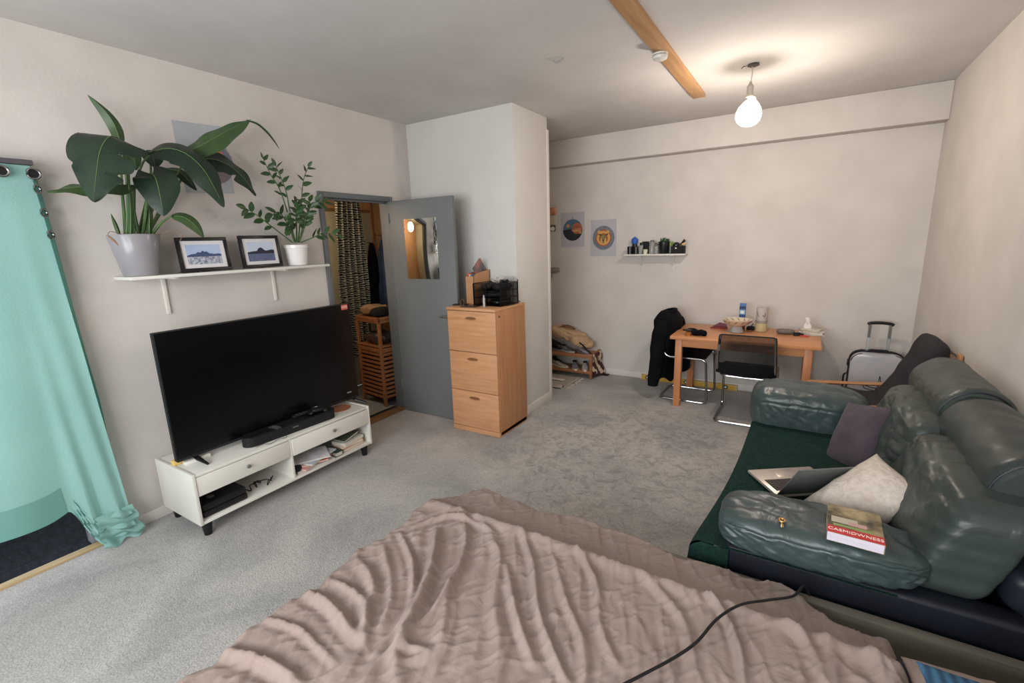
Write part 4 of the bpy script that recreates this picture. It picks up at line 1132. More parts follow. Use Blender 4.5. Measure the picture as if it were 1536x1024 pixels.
# ---- shoe rack ----
m_rackw = wood('rack_wood', (164, 112, 76), (140, 92, 60), axis=0)
sr = thing('shoe_rack', 'low brown wooden shoe rack in the corner against the back wall', 'shoe rack', (-2.40, 5.18, 0))
for x in (-2.80, -2.075):
    for y in (5.045, 5.30):
        b = new(); box(b, x, x + .034, y, y + .034, 0, .31, bev=.006); part('leg', b, m_rackw, sr)
b = new(); box(b, -2.77, -2.07, 5.05, 5.33, .262, .285, bev=.003); box(b, -2.80, -2.04, 5.043, 5.06, .255, .30, bev=.003); part('upper_shelf', b, m_rackw, sr)
b = new(); box(b, -2.77, -2.07, 5.05, 5.33, .07, .09, bev=.003); box(b, -2.80, -2.06, 5.043, 5.06, .062, .098, bev=.003); part('lower_shelf', b, m_rackw, sr)
def shoe(name, label, x, y, z, rz, L, m_up, m_sole, group=None, hgt=.075):
    r = thing(name, label, 'shoe', (x, y, z), rz, group)
    b = new()
    def ol(t):  # half width along length
        return .038 * (.72 + .28 * math.cos((t - .68) * 5)) * min(1, (math.sin(PI * min(1, max(0, t * .96 + .02)))) ** .35)
    def fn(u, v):
        a = u * 2 * PI; t = v
        w = ol(t); top = hgt * (1.0 if t < .3 else max(.42, 1 - (t - .3) * 1.25)); 
        zz = .016 + (top - .016) * (.5 + .5 * math.sin(a)) ** .8
        e = 1 if 0 < v < 1 else .02
        return ((t - .5) * L, w * math.cos(a) * e, zz if e == 1 else .03)
    gridmesh(b, fn, 16, 16, wrapu=True); build('upper', b, m_up, r)
    b = new(); ts = np.linspace(0, 1, 14)
    prism(b, [((t - .5) * L * 1.02, -ol(t) * 1.08) for t in ts] + [((t - .5) * L * 1.02, ol(t) * 1.08) for t in ts[::-1]], .001, .020); build('sole', b, m_sole, r)
    b = new()
    lathe(b, [(.024, 0), (.026, .006), (0, .004)], 16, center=(-L * .22, 0, hgt - .003), sx=1.5); build('opening', b, m_blackm, r)
    return r
m_sw = mat('shoe_white', (206, 202, 196), rough=.6, col2=(180, 176, 172), nscale=18); m_sg = mat('shoe_grey', (150, 148, 146), rough=.7, col2=(110, 110, 112), nscale=20); m_so = mat('sole_cream', (216, 206, 186), rough=.6)
m_sb = mat('shoe_black', (26, 25, 26), rough=.5)
shoe('shoe', 'beige low shoe with brown strap, leftmost on the rack lower shelf', -2.50, 5.13, .0905, math.radians(-14), .25, mat('shoe_beige', (196, 184, 166), rough=.7, col2=(170, 158, 140), nscale=9), m_so)
shoe('shoe', 'grey running shoe in the middle of the rack lower shelf', -2.30, 5.14, .0905, math.radians(-60), .25, m_sg, m_so)
shoe('shoe', 'white and grey running shoe at the right of the rack lower shelf', -2.17, 5.15, .0905, math.radians(-66), .25, m_sw, m_so)
shoe('shoe', 'black shoe at the back of the rack lower shelf', -2.60, 5.26, .0905, math.radians(-20), .22, m_sb, m_sb)
shoe('shoe', 'dark shoe on the rack top beneath the tan bag, left', -2.60, 5.20, .286, math.radians(-25), .26, m_sb, m_sg)
shoe('shoe', 'grey shoe on the rack top beneath the tan bag, middle', -2.42, 5.16, .286, math.radians(-20), .26, m_sg, m_sw)
shoe('shoe', 'pale grey shoe on the rack top at the right end', -2.20, 5.16, .286, math.radians(-30), .25, mat('shoe_palegrey', (166, 164, 166), rough=.6), m_sg)
shoe('shoe', 'black shoe lying on top of the dark shoe, left on the rack', -2.62, 5.18, .365, math.radians(-20), .26, m_sb, m_sb)
tb = thing('tan_bag', 'slouched tan canvas bag lying on the shoes on the rack', 'bag', (-2.36, 5.18, .42))
m_tan = mat('tan_canvas', (196, 164, 130), rough=.85, col2=(180, 148, 114), nscale=6, bump=.3, bscale=60)
M_ = TRS((-2.35, 5.19, .478), ry=math.radians(19), rz=math.radians(-3))
b = new(); puffy(b, 0, 0, 0, .27, .13, .052, n=30, e=3.4, wr=.055, ws=6, seed=4, mtx=M_); part('bag_body', b, m_tan, tb)
b = new(); puffy(b, -.06, 0, .052, .17, .09, .018, n=14, e=3, wr=.03, ws=9, seed=1, mtx=M_); part('flap', b, m_tan, tb)
b = new(); tube(b, [M_ @ Vector(p) for p in smooth_path([(-.20, -.05, .04), (-.14, -.07, .085), (-.06, -.03, .10), (-.02, .04, .085), (-.12, .06, .08), (-.2, .0, .06)], 6)], .010, 8); part('strap', b, mat('brown_leather_strap', (112, 78, 54), rough=.6), tb)
b = new(); tube(b, smooth_path([(-2.20, 5.05, .44), (-2.14, 5.04, .40), (-2.10, 5.05, .35), (-2.05, 5.06, .31)], 6), .009, 8); part('dark_strap', b, m_blackm, tb)
b = new()
def sc(u, v):
    return (-2.035 + .012 * math.sin(v * 9) + .055 * v * u, 5.06 + u * .26, .30 - v * .28)
gridmesh(b, sc, 20, 20)
for f in b.faces: f.smooth = True
single('patterned_scarf', b, mat('floral_cloth', (66, 34, 34), rough=.85, col2=(206, 186, 160), nscale=16, ndetail=1, ramp=(.5, .56)), (-2.03, 5.18, .2), 'dark floral patterned cloth hanging on the right side of the shoe rack', 'cloth')
b = new(); box(b, -2.03, -1.92, 5.26, 5.33, .001, .012, bev=.004)
single('black_strap', b, m_blackm, (-1.97, 5.3, 0), 'flat black strap end on the carpet by the shoe rack', 'strap')
rg = thing('fringed_rug', 'pale woven rug with a fringed edge in front of the shoe rack', 'rug', (-2.5, 4.85, 0))
b = new(); gridmesh(b, lambda u, v: (-3.1 + u * .90 + .02 * v, 4.55 + v * .50, .006 + .003 * abs(nz(u * 6, v * 6, 0)) + .035 * math.exp(-((v - .06) / .05) ** 2) * (1 if u > .2 else .3) * abs(math.sin(u * 5))), 30, 16)
part('woven_field', b, mat('rug_beige', (182, 172, 158), rough=.95, col2=(164, 154, 140), nscale=30, bump=.6, bscale=120), rg)
b = new()
for i in range(26):
    y = 4.555 + i * .0195
    tube(b, [(-2.205, y, .006), (-2.16 + .01 * math.sin(i * 3), y + .006 * math.sin(i), .004), (-2.135 + .012 * math.sin(i * 5), y + .012 * math.sin(i * 2), .004)], [.005, .004, .002], 5)
part('fringe', b, mat('fringe_cream', (206, 198, 186), rough=.9), rg)
b = new(); box(b, -2.75, -2.30, 4.80, 4.85, .016, .026, bev=.002, mtx=TRS((0, 0, 0)))
single('white_strip', b, m_white, (-2.5, 4.82, .02), 'flat white strip of card lying across the fringed rug', 'card strip')

# ---- spirit level ----
sl = thing('spirit_level', 'long yellow spirit level lying along the back wall under the table', 'spirit level', (-1.01, 5.325, 0))
b = new(); box(b, -1.525, -.498, 5.315, 5.34, .001, .060, bev=.003); part('beam', b, mat('level_yellow', (206, 166, 70), rough=.45), sl)
for x in (-1.455, -.605, -1.02):
    b = new(); disc(b, x, .030, .022, 5.315, 0, t=.002); disc(b, x, .030, .012, 5.313, 1, t=.001); part('vial', b, [m_blackm, mat('vial_pale', (200, 206, 190), rough=.2)], sl)
for x in (-1.525, -.502):
    b = new(); box(b, x, x + .006, 5.314, 5.341, 0.0005, .061); part('end_cap', b, mat('cap_cream', (216, 200, 150), rough=.5), sl)

# ---- dining table ----
TZ = .71
TX0, TX1, TYA, TYB = -1.035, .190, 4.535, 5.285
m_beech = wood('beech_top', (206, 146, 100), (194, 132, 86), axis=0, rough=.35)
m_beechv = wood('beech_leg', (200, 138, 94), (184, 122, 80), axis=2, rough=.4)
dt = thing('dining_table', 'rectangular beech wood table standing by the back wall', 'table', (-.42, 4.91, 0))
b = new(); box(b, TX0, TX1, TYA, TYB, TZ - .032, TZ, bev=.004); part('tabletop', b, m_beech, dt)
for x in (-.990, .070):
    for y in (4.565, 5.20):
        b = new(); box(b, x, x + .062, y, y + .062, 0, TZ - .033, bev=.004); part('leg', b, m_beechv, dt)
b = new(); box(b, -.93, .07, 4.575, 4.597, TZ - .105, TZ - .033, bev=.002); box(b, -.93, .07, 5.235, 5.255, TZ - .105, TZ - .033, bev=.002)
box(b, -.98, -.96, 4.62, 5.21, TZ - .105, TZ - .033, bev=.002); box(b, .10, .12, 4.62, 5.21, TZ - .105, TZ - .033, bev=.002)
part('apron', b, m_beech, dt)

# table things
sg = thing('folded_cap', 'black folded cap lying at the left end of the beech table', 'cap', (-.835, 4.67, TZ))
b = new(); puffy(b, -.79, 4.655, TZ + .028, .07, .055, .027, n=10, e=2.3, wr=.02, ws=12); puffy(b, -.87, 4.70, TZ + .04, .055, .05, .018, n=8, e=2.3, wr=.01, seed=2); part('crown', b, m_dark, sg)
b = new(); puffy(b, -.90, 4.66, TZ + .045, .045, .03, .010, n=6, e=3); part('brim', b, m_black, sg)
lath1('amber_glass', 'small amber glass under the black cap on the table', 'glass', [(0, 0), (.026, 0), (.028, .034), (0, .034)], -.885, 4.62, TZ, mat('amber', (176, 106, 44), rough=.1, alpha=.7, spec=.8))
b = new(); M_ = TRS((-.68, 5.14, TZ + .002), rz=math.radians(10))
prism(b, [(-.09, -.06), (.07, -.06), (.07, .03), (.01, .07)], 0, .012, mtx=M_); 
prism(b, [(-.07, 0), (.07, 0), (.06, .03), (.0, .045)], -.002, .002, mi=1, mtx=M_ @ TRS((0, -.02, .014), rx=math.radians(60)))
single('red_wallet', b, [mat('wine_red', (128, 38, 48), rough=.6), mat('wine_dark', (96, 40, 56), rough=.6)], (-.68, 5.14, TZ), 'dark red folded wallet on the table left of the bowl', 'wallet')
bw = thing('fruit_bowl', 'cream pedestal bowl with brown petal slots on the beech table', 'bowl', (-.50, 4.95, TZ))
b = new(); lathe(b, [(0, 0), (.05, 0), (.062, .004), (.055, .03), (.045, .055), (.04, .06), (0, .06)], 32, center=(-.50, 4.95, TZ + .0005)); part('pedestal', b, mat('glass_foot', (186, 186, 184), rough=.2, alpha=.9), bw)
b = new(); lathe(b, [(0, .060), (.05, .063), (.10, .088), (.130, .122), (.134, .128), (.126, .128), (.095, .098), (.05, .075), (0, .07)], 40, center=(-.50, 4.95, TZ)); part('basin', b, mat('bowl_cream', (214, 198, 174), rough=.35), bw)
b = new()
for k in range(12):
    a = 2 * PI * k / 12
    M_ = Matrix.Translation((-.50, 4.95, TZ)) @ Matrix.Rotation(a, 4, 'Z')
    for rr_, zz_, dd in ((.118, .105, 1), ):
        tube(b, [M_ @ Vector((.104, -.018, .094)), M_ @ Vector((.1185, .0, .1062)), M_ @ Vector((.128, .018, .1195))], [.001, .004, .001], 6)
        tube(b, [M_ @ Vector((.092, -.014, .097)), M_ @ Vector((.110, .0, .1135)), M_ @ Vector((.122, .016, .1245))], [.001, .004, .001], 6)
part('petal_slots', b, mat('slot_brown', (96, 72, 54), rough=.6), bw)
bx = thing('snack_carton', 'tall narrow blue and red carton on the table behind the bowl', 'carton', (-.475, 5.12, TZ))
b = new(); box(b, -.505, -.445, 5.10, 5.135, TZ + .001, TZ + .115, bev=.001); part('red_base', b, mat('carton_red', (124, 54, 46), rough=.5), bx)
b = new(); box(b, -.503, -.447, 5.101, 5.134, TZ + .115, TZ + .262, bev=.001); box(b, -.5, -.45, 5.0995, 5.101, TZ + .155, TZ + .20, mi=1); box(b, -.503, -.447, 5.0995, 5.101, TZ + .215, TZ + .23, mi=2); box(b, -.49, -.462, 5.099, 5.0995, TZ + .165, TZ + .19, mi=3); box(b, -.503, -.447, 5.0995, 5.101, TZ + .24, TZ + .262, mi=4)
part('blue_sleeve', b, [mat('carton_blue', (44, 78, 128), rough=.5), mat('carton_sky', (132, 168, 208), rough=.5), mat('carton_navy', (28, 38, 66), rough=.5), m_white, mat('carton_mid', (70, 120, 176), rough=.5)], bx)
jar = thing('glass_jar', 'tall patterned glass jar standing on a wooden base on the table', 'jar', (-.30, 5.08, TZ))
b = new(); lathe(b, [(.046, .0), (.052, .004), (.052, .085), (0, .085)], 28, center=(-.30, 5.08, TZ + .0005)); part('candle_base', b, mat('wax_amber', (206, 190, 150), rough=.3, alpha=.85), jar)
b = new(); lathe(b, [(.050, .087), (.052, .09), (.048, .105), (.050, .11), (.050, .235), (.047, .235), (.046, .11), (0, .107)], 28, center=(-.30, 5.08, TZ)); part('glass_body', b, mat('frosted_glass', (206, 198, 192), rough=.3, alpha=.8), jar)
b = new(); 
for z_ in (.093, .105): tube(b, [(-.30 + .0515 * math.cos(a), 5.08 + .0515 * math.sin(a), TZ + z_) for a in np.linspace(0, 2 * PI, 28)][:-1], .002, 5, closed=True)
tube(b, smooth_path([(-.34, 5.044, TZ + .20), (-.335, 5.040, TZ + .17), (-.32, 5.032, TZ + .15)], 4), .0022, 5); tube(b, smooth_path([(-.29, 5.028, TZ + .17), (-.275, 5.032, TZ + .15), (-.27, 5.035, TZ + .19)], 4), .0022, 5)
part('dark_bands', b, mat('band_dark', (70, 64, 60), rough=.5), jar)
b = new(); puffy(b, -.39, 5.12, TZ + .022, .035, .03, .021, n=6, e=2.3, wr=.02, ws=20); tube(b, [(-.40, 5.12, TZ + .03), (-.37, 5.11, TZ + .065)], .006, 6)
single('black_clip', b, m_blackm, (-.39, 5.12, TZ), 'small black gadget between the bowl and the glass jar', 'gadget')
b = new(); puffy(b, -.09, 5.02, TZ + .026, .075, .04, .025, n=8, e=2.6, wr=.006)
single('glasses_case', b, mat('case_grey', (104, 98, 94), rough=.45), (-.09, 5.02, TZ), 'dark grey spectacle case on the right half of the table', 'case')
b = new(); box(b, -.04, .04, -.02, .02, 0, .022, bev=.006, mtx=TRS((0.015, 4.98, TZ + .0005), rz=.3)); box(b, -.03, .02, -.015, .015, .022, .03, bev=.004, mtx=TRS((0.01, 4.98, TZ + .0005), rz=.3))
single('car_key', b, m_black, (.01, 4.98, TZ), 'black key fob beside the grey spectacle case', 'key fob')
b = new(); prism(b, [(.03, 4.955), (.10, 4.94), (.09, 4.97)], TZ + .001, TZ + .012)
single('red_tag', b, mat('tag_red', (190, 60, 58), rough=.5), (.07, 4.955, TZ), 'small red tag lying before the paper pile', 'tag')
b = new(); rr = random.Random(2)
for k in range(9):
    c0 = Vector((.035 + .05 * rr.random(), 5.05 + .05 * rr.random(), TZ + .012 + .03 * rr.random()))
    tube(b, [c0 + Vector((.014 * math.cos(a), .008 * math.sin(a), .012 * math.sin(a + k))) for a in np.linspace(0, 2 * PI, 14)][:-1], .0028, 5, closed=True)
single('key_bunch', b, mat('key_metal', (136, 130, 120), rough=.35, metal=.8), (.05, 5.07, TZ), 'bunch of metal keys behind the red tag on the table', 'keys')
z = TZ + .0005
for i, (w, l, h, rz, lab, c1, c2) in enumerate(((.15, .20, .014, 3, 'closed white notebook at the bottom of the paper pile on the table', (196, 190, 180), (90, 80, 70)), (.15, .19, .014, -6, 'white booklet second in the paper pile on the table', (222, 218, 210), None), (.13, .18, .012, 14, 'cream leaflet third in the paper pile on the table', (214, 206, 188), (160, 150, 130)), (.11, .16, .010, -20, 'top white leaflet of the paper pile on the table', (226, 222, 214), (180, 176, 140)))):
    booklet('leaflet', lab, .118, 5.09, z, w, l, h, math.radians(90 + rz), mcov('leaf_paper', c1, c2), m_pages, cat='leaflet', group='paper pile on the table')
    z += h + .001
b = new(); puffy(b, .085, 5.10, z + .048, .022, .035, .048, n=7, e=2.2, wr=.04, ws=16, seed=2)
single('crumpled_tissue', b, mat('tissue', (226, 222, 216), rough=.9), (.085, 5.10, z), 'crumpled white tissue standing on the paper pile', 'tissue')

# ---- cantilever chairs ----
m_net = mat('black_net', (26, 28, 30), rough=.6, alpha=.72)
m_seat = mat('black_seat', (20, 21, 23), rough=.5)
def cantilever(label, loc, rz):
    r = thing('cantilever_chair', label, 'chair', loc, rz, None)
    w = .225; R_ = .0115; path = []
    left = [(-w, .20, .012), (-w, -.235, .012)]
    pts = [(-w + .015, -.25, .80), (-w, -.235, .60), (-w, -.20, .455), (-w, .19, .455), (-w, .215, .012), (-w, -.255, .012), (w, -.255, .012), (w, .215, .012), (w, .19, .455), (w, -.20, .455), (w, -.235, .60), (w - .015, -.25, .80)]
    b = new(); tube(b, round_path(pts, .055, 6), R_, 10); build('tube_frame', b, m_chrome, r)
    b = new(); tube(b, round_path([(-w, -.10, .447), (-w + .04, -.205, .425), (w - .04, -.205, .425), (w, -.10, .447)], .04, 5), .010, 8); k = build('rear_crossbar', b, m_chrome, r)
    b = new(); gridmesh(b, lambda u, v: ((-w + .005) + (2 * w - .01) * u, -.215 + .40 * v, .462 - .012 * math.sin(u * PI) * math.sin(v * PI)), 10, 10)
    bmesh.ops.solidify(b, geom=b.faces[:], thickness=.010); build('seat', b, m_seat, r)
    b = new(); gridmesh(b, lambda u, v: ((-w - .004 + .012 * v) + (2 * w + .008 - .024 * v) * u, -.222 - .035 * v - .025 * math.sin(u * PI), .545 + .26 * v), 14, 8)
    bmesh.ops.solidify(b, geom=b.faces[:], thickness=.004); k = build('backrest', b, m_net, r); k['label'] = 'see-through black net backrest'
    b = new(); gridmesh(b, lambda u, v: ((-w - .012) + (2 * w + .024) * u, -.205 - .017 * v - .028 * math.sin(u * PI), .452 + .097 * v - .018 * math.sin(u * PI) * (1 - v)), 14, 4)
    bmesh.ops.solidify(b, geom=b.faces[:], thickness=.012); build('lumbar_band', b, m_seat, r)
    b = new(); tube(b, round_path([(-w - .004, -.222, .55), (-w + .008, -.257, .805), (w - .008, -.257, .805), (w + .004, -.222, .55)], .03, 4), .006, 6); build('back_edge', b, m_seat, r)
    return r
cantilever('tubular steel chair with black net back, facing the table and turned from the camera', (-.345, 4.565, 0), math.radians(-1))
cantilever('tubular steel chair at the left end of the table with a black jacket', (-.915, 4.96, 0), math.radians(-91))

# jacket
jk = thing('black_jacket', 'black jacket hung over the backrest of the left tubular chair', 'jacket', (-1.18, 4.95, .2))
def jfn(u, v):
    a = u * 2 * PI
    z = .90 - .70 * v
    sh = min(1, v / .16) ** .5
    hx = (.035 + .085 * sh) * (1 + .25 * math.sin(v * 5 + .5) * .4) * (1 - .15 * max(0, v - .75) * 4)
    hy = (.06 + .22 * sh) * (1 - .10 * v)
    f = 1 + .07 * math.sin(a * 6 + v * 3) * v + .14 * nz(math.cos(a) * 2, v * 4, math.sin(a) * 2 + 3) 
    cxx = -1.155 - .015 * v
    return (cxx + hx * math.cos(a) * f, 4.98 + hy * math.sin(a) * f, z + .03 * math.sin(a * 4) * v * v - .02 * math.cos(a) * v)
b = new(); gridmesh(b, jfn, 56, 44, wrapu=True); part('jacket_body', b, m_dark, jk)
def sleeve(cx, cy, z0, z1, r0, dx, dy, seed):
    b = new()
    def fn(u, v):
        a = u * 2 * PI; R_ = r0 * (1 - .28 * v) * (.35 + .65 * min(1, v * 5) ** .5) * (1 + .16 * nz(math.cos(a) * 1.5, v * 7, math.sin(a) * 1.5 + seed))
        return (cx + dx * v + R_ * math.cos(a), cy + dy * v + R_ * math.sin(a), z0 + (z1 - z0) * v)
    gridmesh(b, fn, 20, 36, wrapu=True)
    return part('sleeve', b, m_dark, jk)
sleeve(-1.16, 4.70, .84, .15, .078, -.06, -.02, 1)
sleeve(-1.10, 5.22, .80, .24, .07, .02, .02, 2)
b = new(); tube(b, smooth_path([(-1.12, 4.86, .875), (-1.09, 4.96, .90), (-1.12, 5.06, .895), (-1.18, 5.04, .885), (-1.20, 4.96, .875), (-1.17, 4.88, .87), (-1.12, 4.86, .875)], 5), .022, 8, flat=.7); part('collar', b, m_dark, jk)
b = new()
def tl(u, v):
    return (-1.02 + .12 * u + .02 * math.sin(v * 6), 4.80 + .28 * u, .60 - .36 * v + .03 * math.sin(u * 7) * v)
def tl2(u, v):
    a = u * 2 * PI
    return (-.99 + .085 * math.cos(a) * (1 + .15 * nz(u * 4, v * 4, 8)) * (1 - .3 * v), 4.98 + .16 * math.sin(a), .66 - .38 * v)
gridmesh(b, tl2, 30, 20, wrapu=True); part('hanging_front', b, m_dark, jk)

# ---- armchair in the corner ----
ac = thing('armchair', 'bentwood armchair with dark brown cushion in the right back corner', 'armchair', (.5, 4.05, 0))
m_bent = wood('bent_beech', (196, 146, 104), (178, 126, 84), axis=0, rough=.4)
for y in (3.74, 4.33):
    b = new()
    P = round_path([(.70, y, .515), (.075, y, .458), (.20, y, .025), (.82, y, .025)], .07, 8)
    tube(b, P, .030, 8, flat=.55); part('bent_side', b, m_bent, ac)
b = new()
for y in (3.84, 4.26): tube(b, smooth_path([(.16, y, .32), (.50, y, .28), (.66, y, .40), (.78, y, .64), (.872, y, .84)], 6), .012, 8)
tube(b, [(.868, 3.84, .83), (.868, 4.26, .83)], .012, 8); tube(b, [(.20, 3.74, .31), (.20, 4.33, .31)], .012, 8); tube(b, [(.62, 3.74, .34), (.62, 4.33, .34)], .012, 8)
part('seat_frame', b, m_bent, ac)
b = new(); box(b, .866, .886, 3.80, 3.86, .60, .875, bev=.004); part('back_slat', b, m_bent, ac)
b = new()
CP = smooth_path([(.12, 0, .40), (.30, 0, .415), (.50, 0, .40), (.60, 0, .45), (.68, 0, .60), (.755, 0, .78), (.80, 0, .93)], 6)
def cush(u, v):
    i = v * (len(CP) - 1); k = min(len(CP) - 2, int(i)); p = CP[k].lerp(CP[k + 1], i - k); d = (CP[k + 1] - CP[k]).normalized(); n = Vector((-d.z, 0, d.x))
    a = u * 2 * PI; e = max(0.0, 1 - abs(2 * v - 1) ** 9) ** .5
    c, s = math.cos(a), math.sin(a)
    cc = abs(c) ** .45 * (1 if c > 0 else -1); ss = abs(s) ** .7 * (1 if s > 0 else -1)
    q = p + Vector((0, 1, 0)) * cc * .265 * e ** .4 + n * ss * .070 * e * (1 + .15 * nz(u * 3, v * 14, 1))
    return (q.x, q.y + 4.06, q.z)
gridmesh(b, cush, 40, 60, wrapu=True)
part('cushion', b, mat('dark_brown_cloth', (40, 36, 40), rough=.9, col2=(32, 29, 33), nscale=8, bump=.25, bscale=90), ac)

# ---- suitcase ----
su = thing('suitcase', 'pale hard-shell cabin suitcase with raised handle by the back wall', 'suitcase', (.63, 5.18, 0))
def rrect(x0, x1, z0, z1, r, n=8):
    out = []
    for (cx, cz, a0) in ((x1 - r, z1 - r, 0), (x0 + r, z1 - r, PI / 2), (x0 + r, z0 + r, PI), (x1 - r, z0 + r, 1.5 * PI)):
        for k in range(n + 1): out.append((cx + r * math.cos(a0 + PI / 2 * k / n), cz + r * math.sin(a0 + PI / 2 * k / n)))
    return out
sx0, sx1, sz0, sz1 = .432, .835, .045, .575
MY = Matrix(((1, 0, 0, 0), (0, 0, -1, 0), (0, 1, 0, 0), (0, 0, 0, 1)))
def shell(ya, yb, inner=0.0):
    b = new(); t = bmesh.new(); prism(t, rrect(sx0 + inner, sx1 - inner, sz0 + inner, sz1 - inner, .085), -yb, -ya, mtx=MY)
    bmesh.ops.bevel(t, geom=[e for e in t.edges if abs(e.verts[0].co.y - e.verts[1].co.y) < 1e-6], offset=.016, segments=3, affect='EDGES', profile=.5)
    merge(b, t); return b
m_shell = mat('shell_silver', (178, 178, 186), rough=.22, spec=.6, col2=(196, 194, 196), nscale=5)
part('front_shell', shell(5.085, 5.165, .006), m_shell, su)
part('back_shell', shell(5.180, 5.26, .004), m_blackm, su)
b = new(); t = bmesh.new(); prism(t, rrect(sx0 - .003, sx1 + .003, sz0 - .003, sz1 + .003, .088), -5.182, -5.162, mtx=MY); merge(b, t); part('zip_band', b, m_blackm, su)
b = new(); tube(b, [(p[0], 5.094, p[1]) for p in rrect(sx0 + .012, sx1 - .012, sz0 + .012, sz1 - .012, .08)], .006, 6, closed=True); part('front_piping', b, m_blackm, su)
for x in (.560, .705):
    b = new(); tube(b, [(x, 5.20, .57), (x, 5.20, .82)], .012, 8); tube(b, [(x, 5.20, .565), (x, 5.20, .585)], .017, 8); part('handle_tube', b, m_steel, su)
b = new(); tube(b, smooth_path([(.540, 5.20, .815), (.565, 5.20, .828), (.632, 5.20, .834), (.70, 5.20, .828), (.725, 5.20, .815)], 5), [.014] * 21, 8); part('handle_grip', b, m_black, su)
b = new(); tube(b, round_path([(.56, 5.17, .572), (.575, 5.17, .59), (.70, 5.17, .59), (.715, 5.17, .572)], .012, 4), .008, 8); part('top_handle', b, m_black, su)
b = new(); tube(b, round_path([(.43, 5.17, .36), (.405, 5.17, .34), (.405, 5.17, .22), (.43, 5.17, .20)], .02, 4), .008, 8); part('side_handle', b, m_black, su)
b = new(); box(b, .420, .433, 5.155, 5.185, .43, .49, bev=.003); part('lock', b, m_black, su)
for x in (.47, .79):
    b = new(); lathe(b, [(.024, -.01), (.024, .01)], 16, mtx=TRS((x, 5.12, .025), ry=PI / 2)); lathe(b, [(.024, -.01), (.024, .01)], 16, mtx=TRS((x, 5.23, .025), ry=PI / 2)); box(b, x - .015, x + .015, 5.1, 5.25, .03, .05); part('wheel', b, m_black, su)
b = new(); yy = 5.0845
tube(b, [(.655, yy, .255), (.662, yy, .375)], .003, 5); tube(b, smooth_path([(.665, yy, .37), (.678, yy, .29), (.69, yy, .245)], 4), .0025, 5)
tube(b, smooth_path([(.55, yy, .275), (.57, yy, .25), (.64, yy, .235), (.69, yy, .23), (.68, yy, .265), (.62, yy, .262), (.56, yy, .282), (.55, yy, .275)], 4), .0035, 5)
for i in range(22):
    x = .45 + i * .016; hh = .05 + .03 * abs(math.sin(i * 1.7)) - (i * .002)
    tube(b, [(x, yy, .06), (x + .004, yy, .06 + hh)], .006, 5)
box(b, .445, .82, yy - .001, yy + .002, .055, .09)
part('boat_print', b, m_blackm, su)

# ---- ceiling: beam, smoke detector, lamp ----
b = new(); box(b, -.885, -.790, .9, 4.352, ZC - .028, ZC - .001, bev=.002)
single('ceiling_batten', b, wood('pine_batten', (188, 146, 98), (168, 122, 76), axis=1), (-.84, 2.6, ZC), 'long bare pine batten screwed to the ceiling', 'batten')
sd = thing('smoke_detector', 'small round white smoke detector under the pine batten', 'smoke detector', (-.853, 3.19, ZC - .03))
b = new(); lathe(b, [(.046, 0), (.046, -.012), (.042, -.03), (.030, -.036), (0, -.037)], 28, center=(-.853, 3.19, ZC - .029)); part('housing', b, m_white, sd)
b = new(); tube(b, [(-.853 + .0455 * math.cos(a), 3.19 + .0455 * math.sin(a), ZC - .042) for a in np.linspace(0, 2 * PI, 28)][:-1], .002, 5, closed=True); part('vent_ring', b, m_steel, sd)
b = new(); tube(b, smooth_path([(-1.47, 2.97, ZC - .001), (-1.455, 2.965, ZC - .018), (-1.425, 2.955, ZC - .014), (-1.40, 2.95, ZC - .004)], 5), .004, 6)
single('ceiling_hook', b, mat('hook_grey', (150, 146, 140), rough=.5), (-1.44, 2.96, ZC), 'small bent wire hook on the bare ceiling', 'hook')
LX, LY, LZ = -.410, 3.85, 2.452
lp = thing('pendant_bulb', 'bare glowing bulb hanging from a short ceiling cable', 'pendant lamp', (LX, LY, ZC))
b = new(); lathe(b, [(0, -.002), (.034, -.002), (.038, -.010), (.030, -.014), (0, -.014)], 24, center=(LX + .01, LY, ZC)); tube(b, [(LX, LY, ZC - .006), (LX - .05, LY - .02, ZC - .010), (LX - .06, LY - .02, ZC - .022)], .004, 6); part('ceiling_rose', b, mat('rose_dark', (70, 66, 62), rough=.6), lp)
b = new(); tube(b, smooth_path([(LX + .003, LY, ZC - .01), (LX + .006, LY, ZC - .06), (LX, LY, ZC - .12)], 4), .0035, 6); part('cable', b, mat('cable_pink', (190, 172, 162), rough=.6), lp)
b = new(); lathe(b, [(.006, .0), (.012, -.02), (.021, -.03), (.021, -.085), (.024, -.088), (.024, -.10), (0, -.10)], 20, center=(LX, LY, ZC - .105)); part('socket', b, mat('socket_grey', (170, 162, 152), rough=.5), lp)
b = new()
t = bmesh.new(); lathe(t, [(0, .112), (.022, .110), (.026, .095), (.048, .075), (.070, .045), (.083, .005), (.078, -.030), (.060, -.056), (.032, -.072), (0, -.077)], 28)
for v in t.verts: v.co = Matrix.Rotation(math.radians(8), 3, 'Y') @ v.co + Vector((LX, LY, LZ - .0))
merge(b, t)
m_bulb = mat('bulb_glow', (255, 240, 220), emis=(255, 236, 212), estr=14.0)
part('bulb', b, m_bulb, lp)
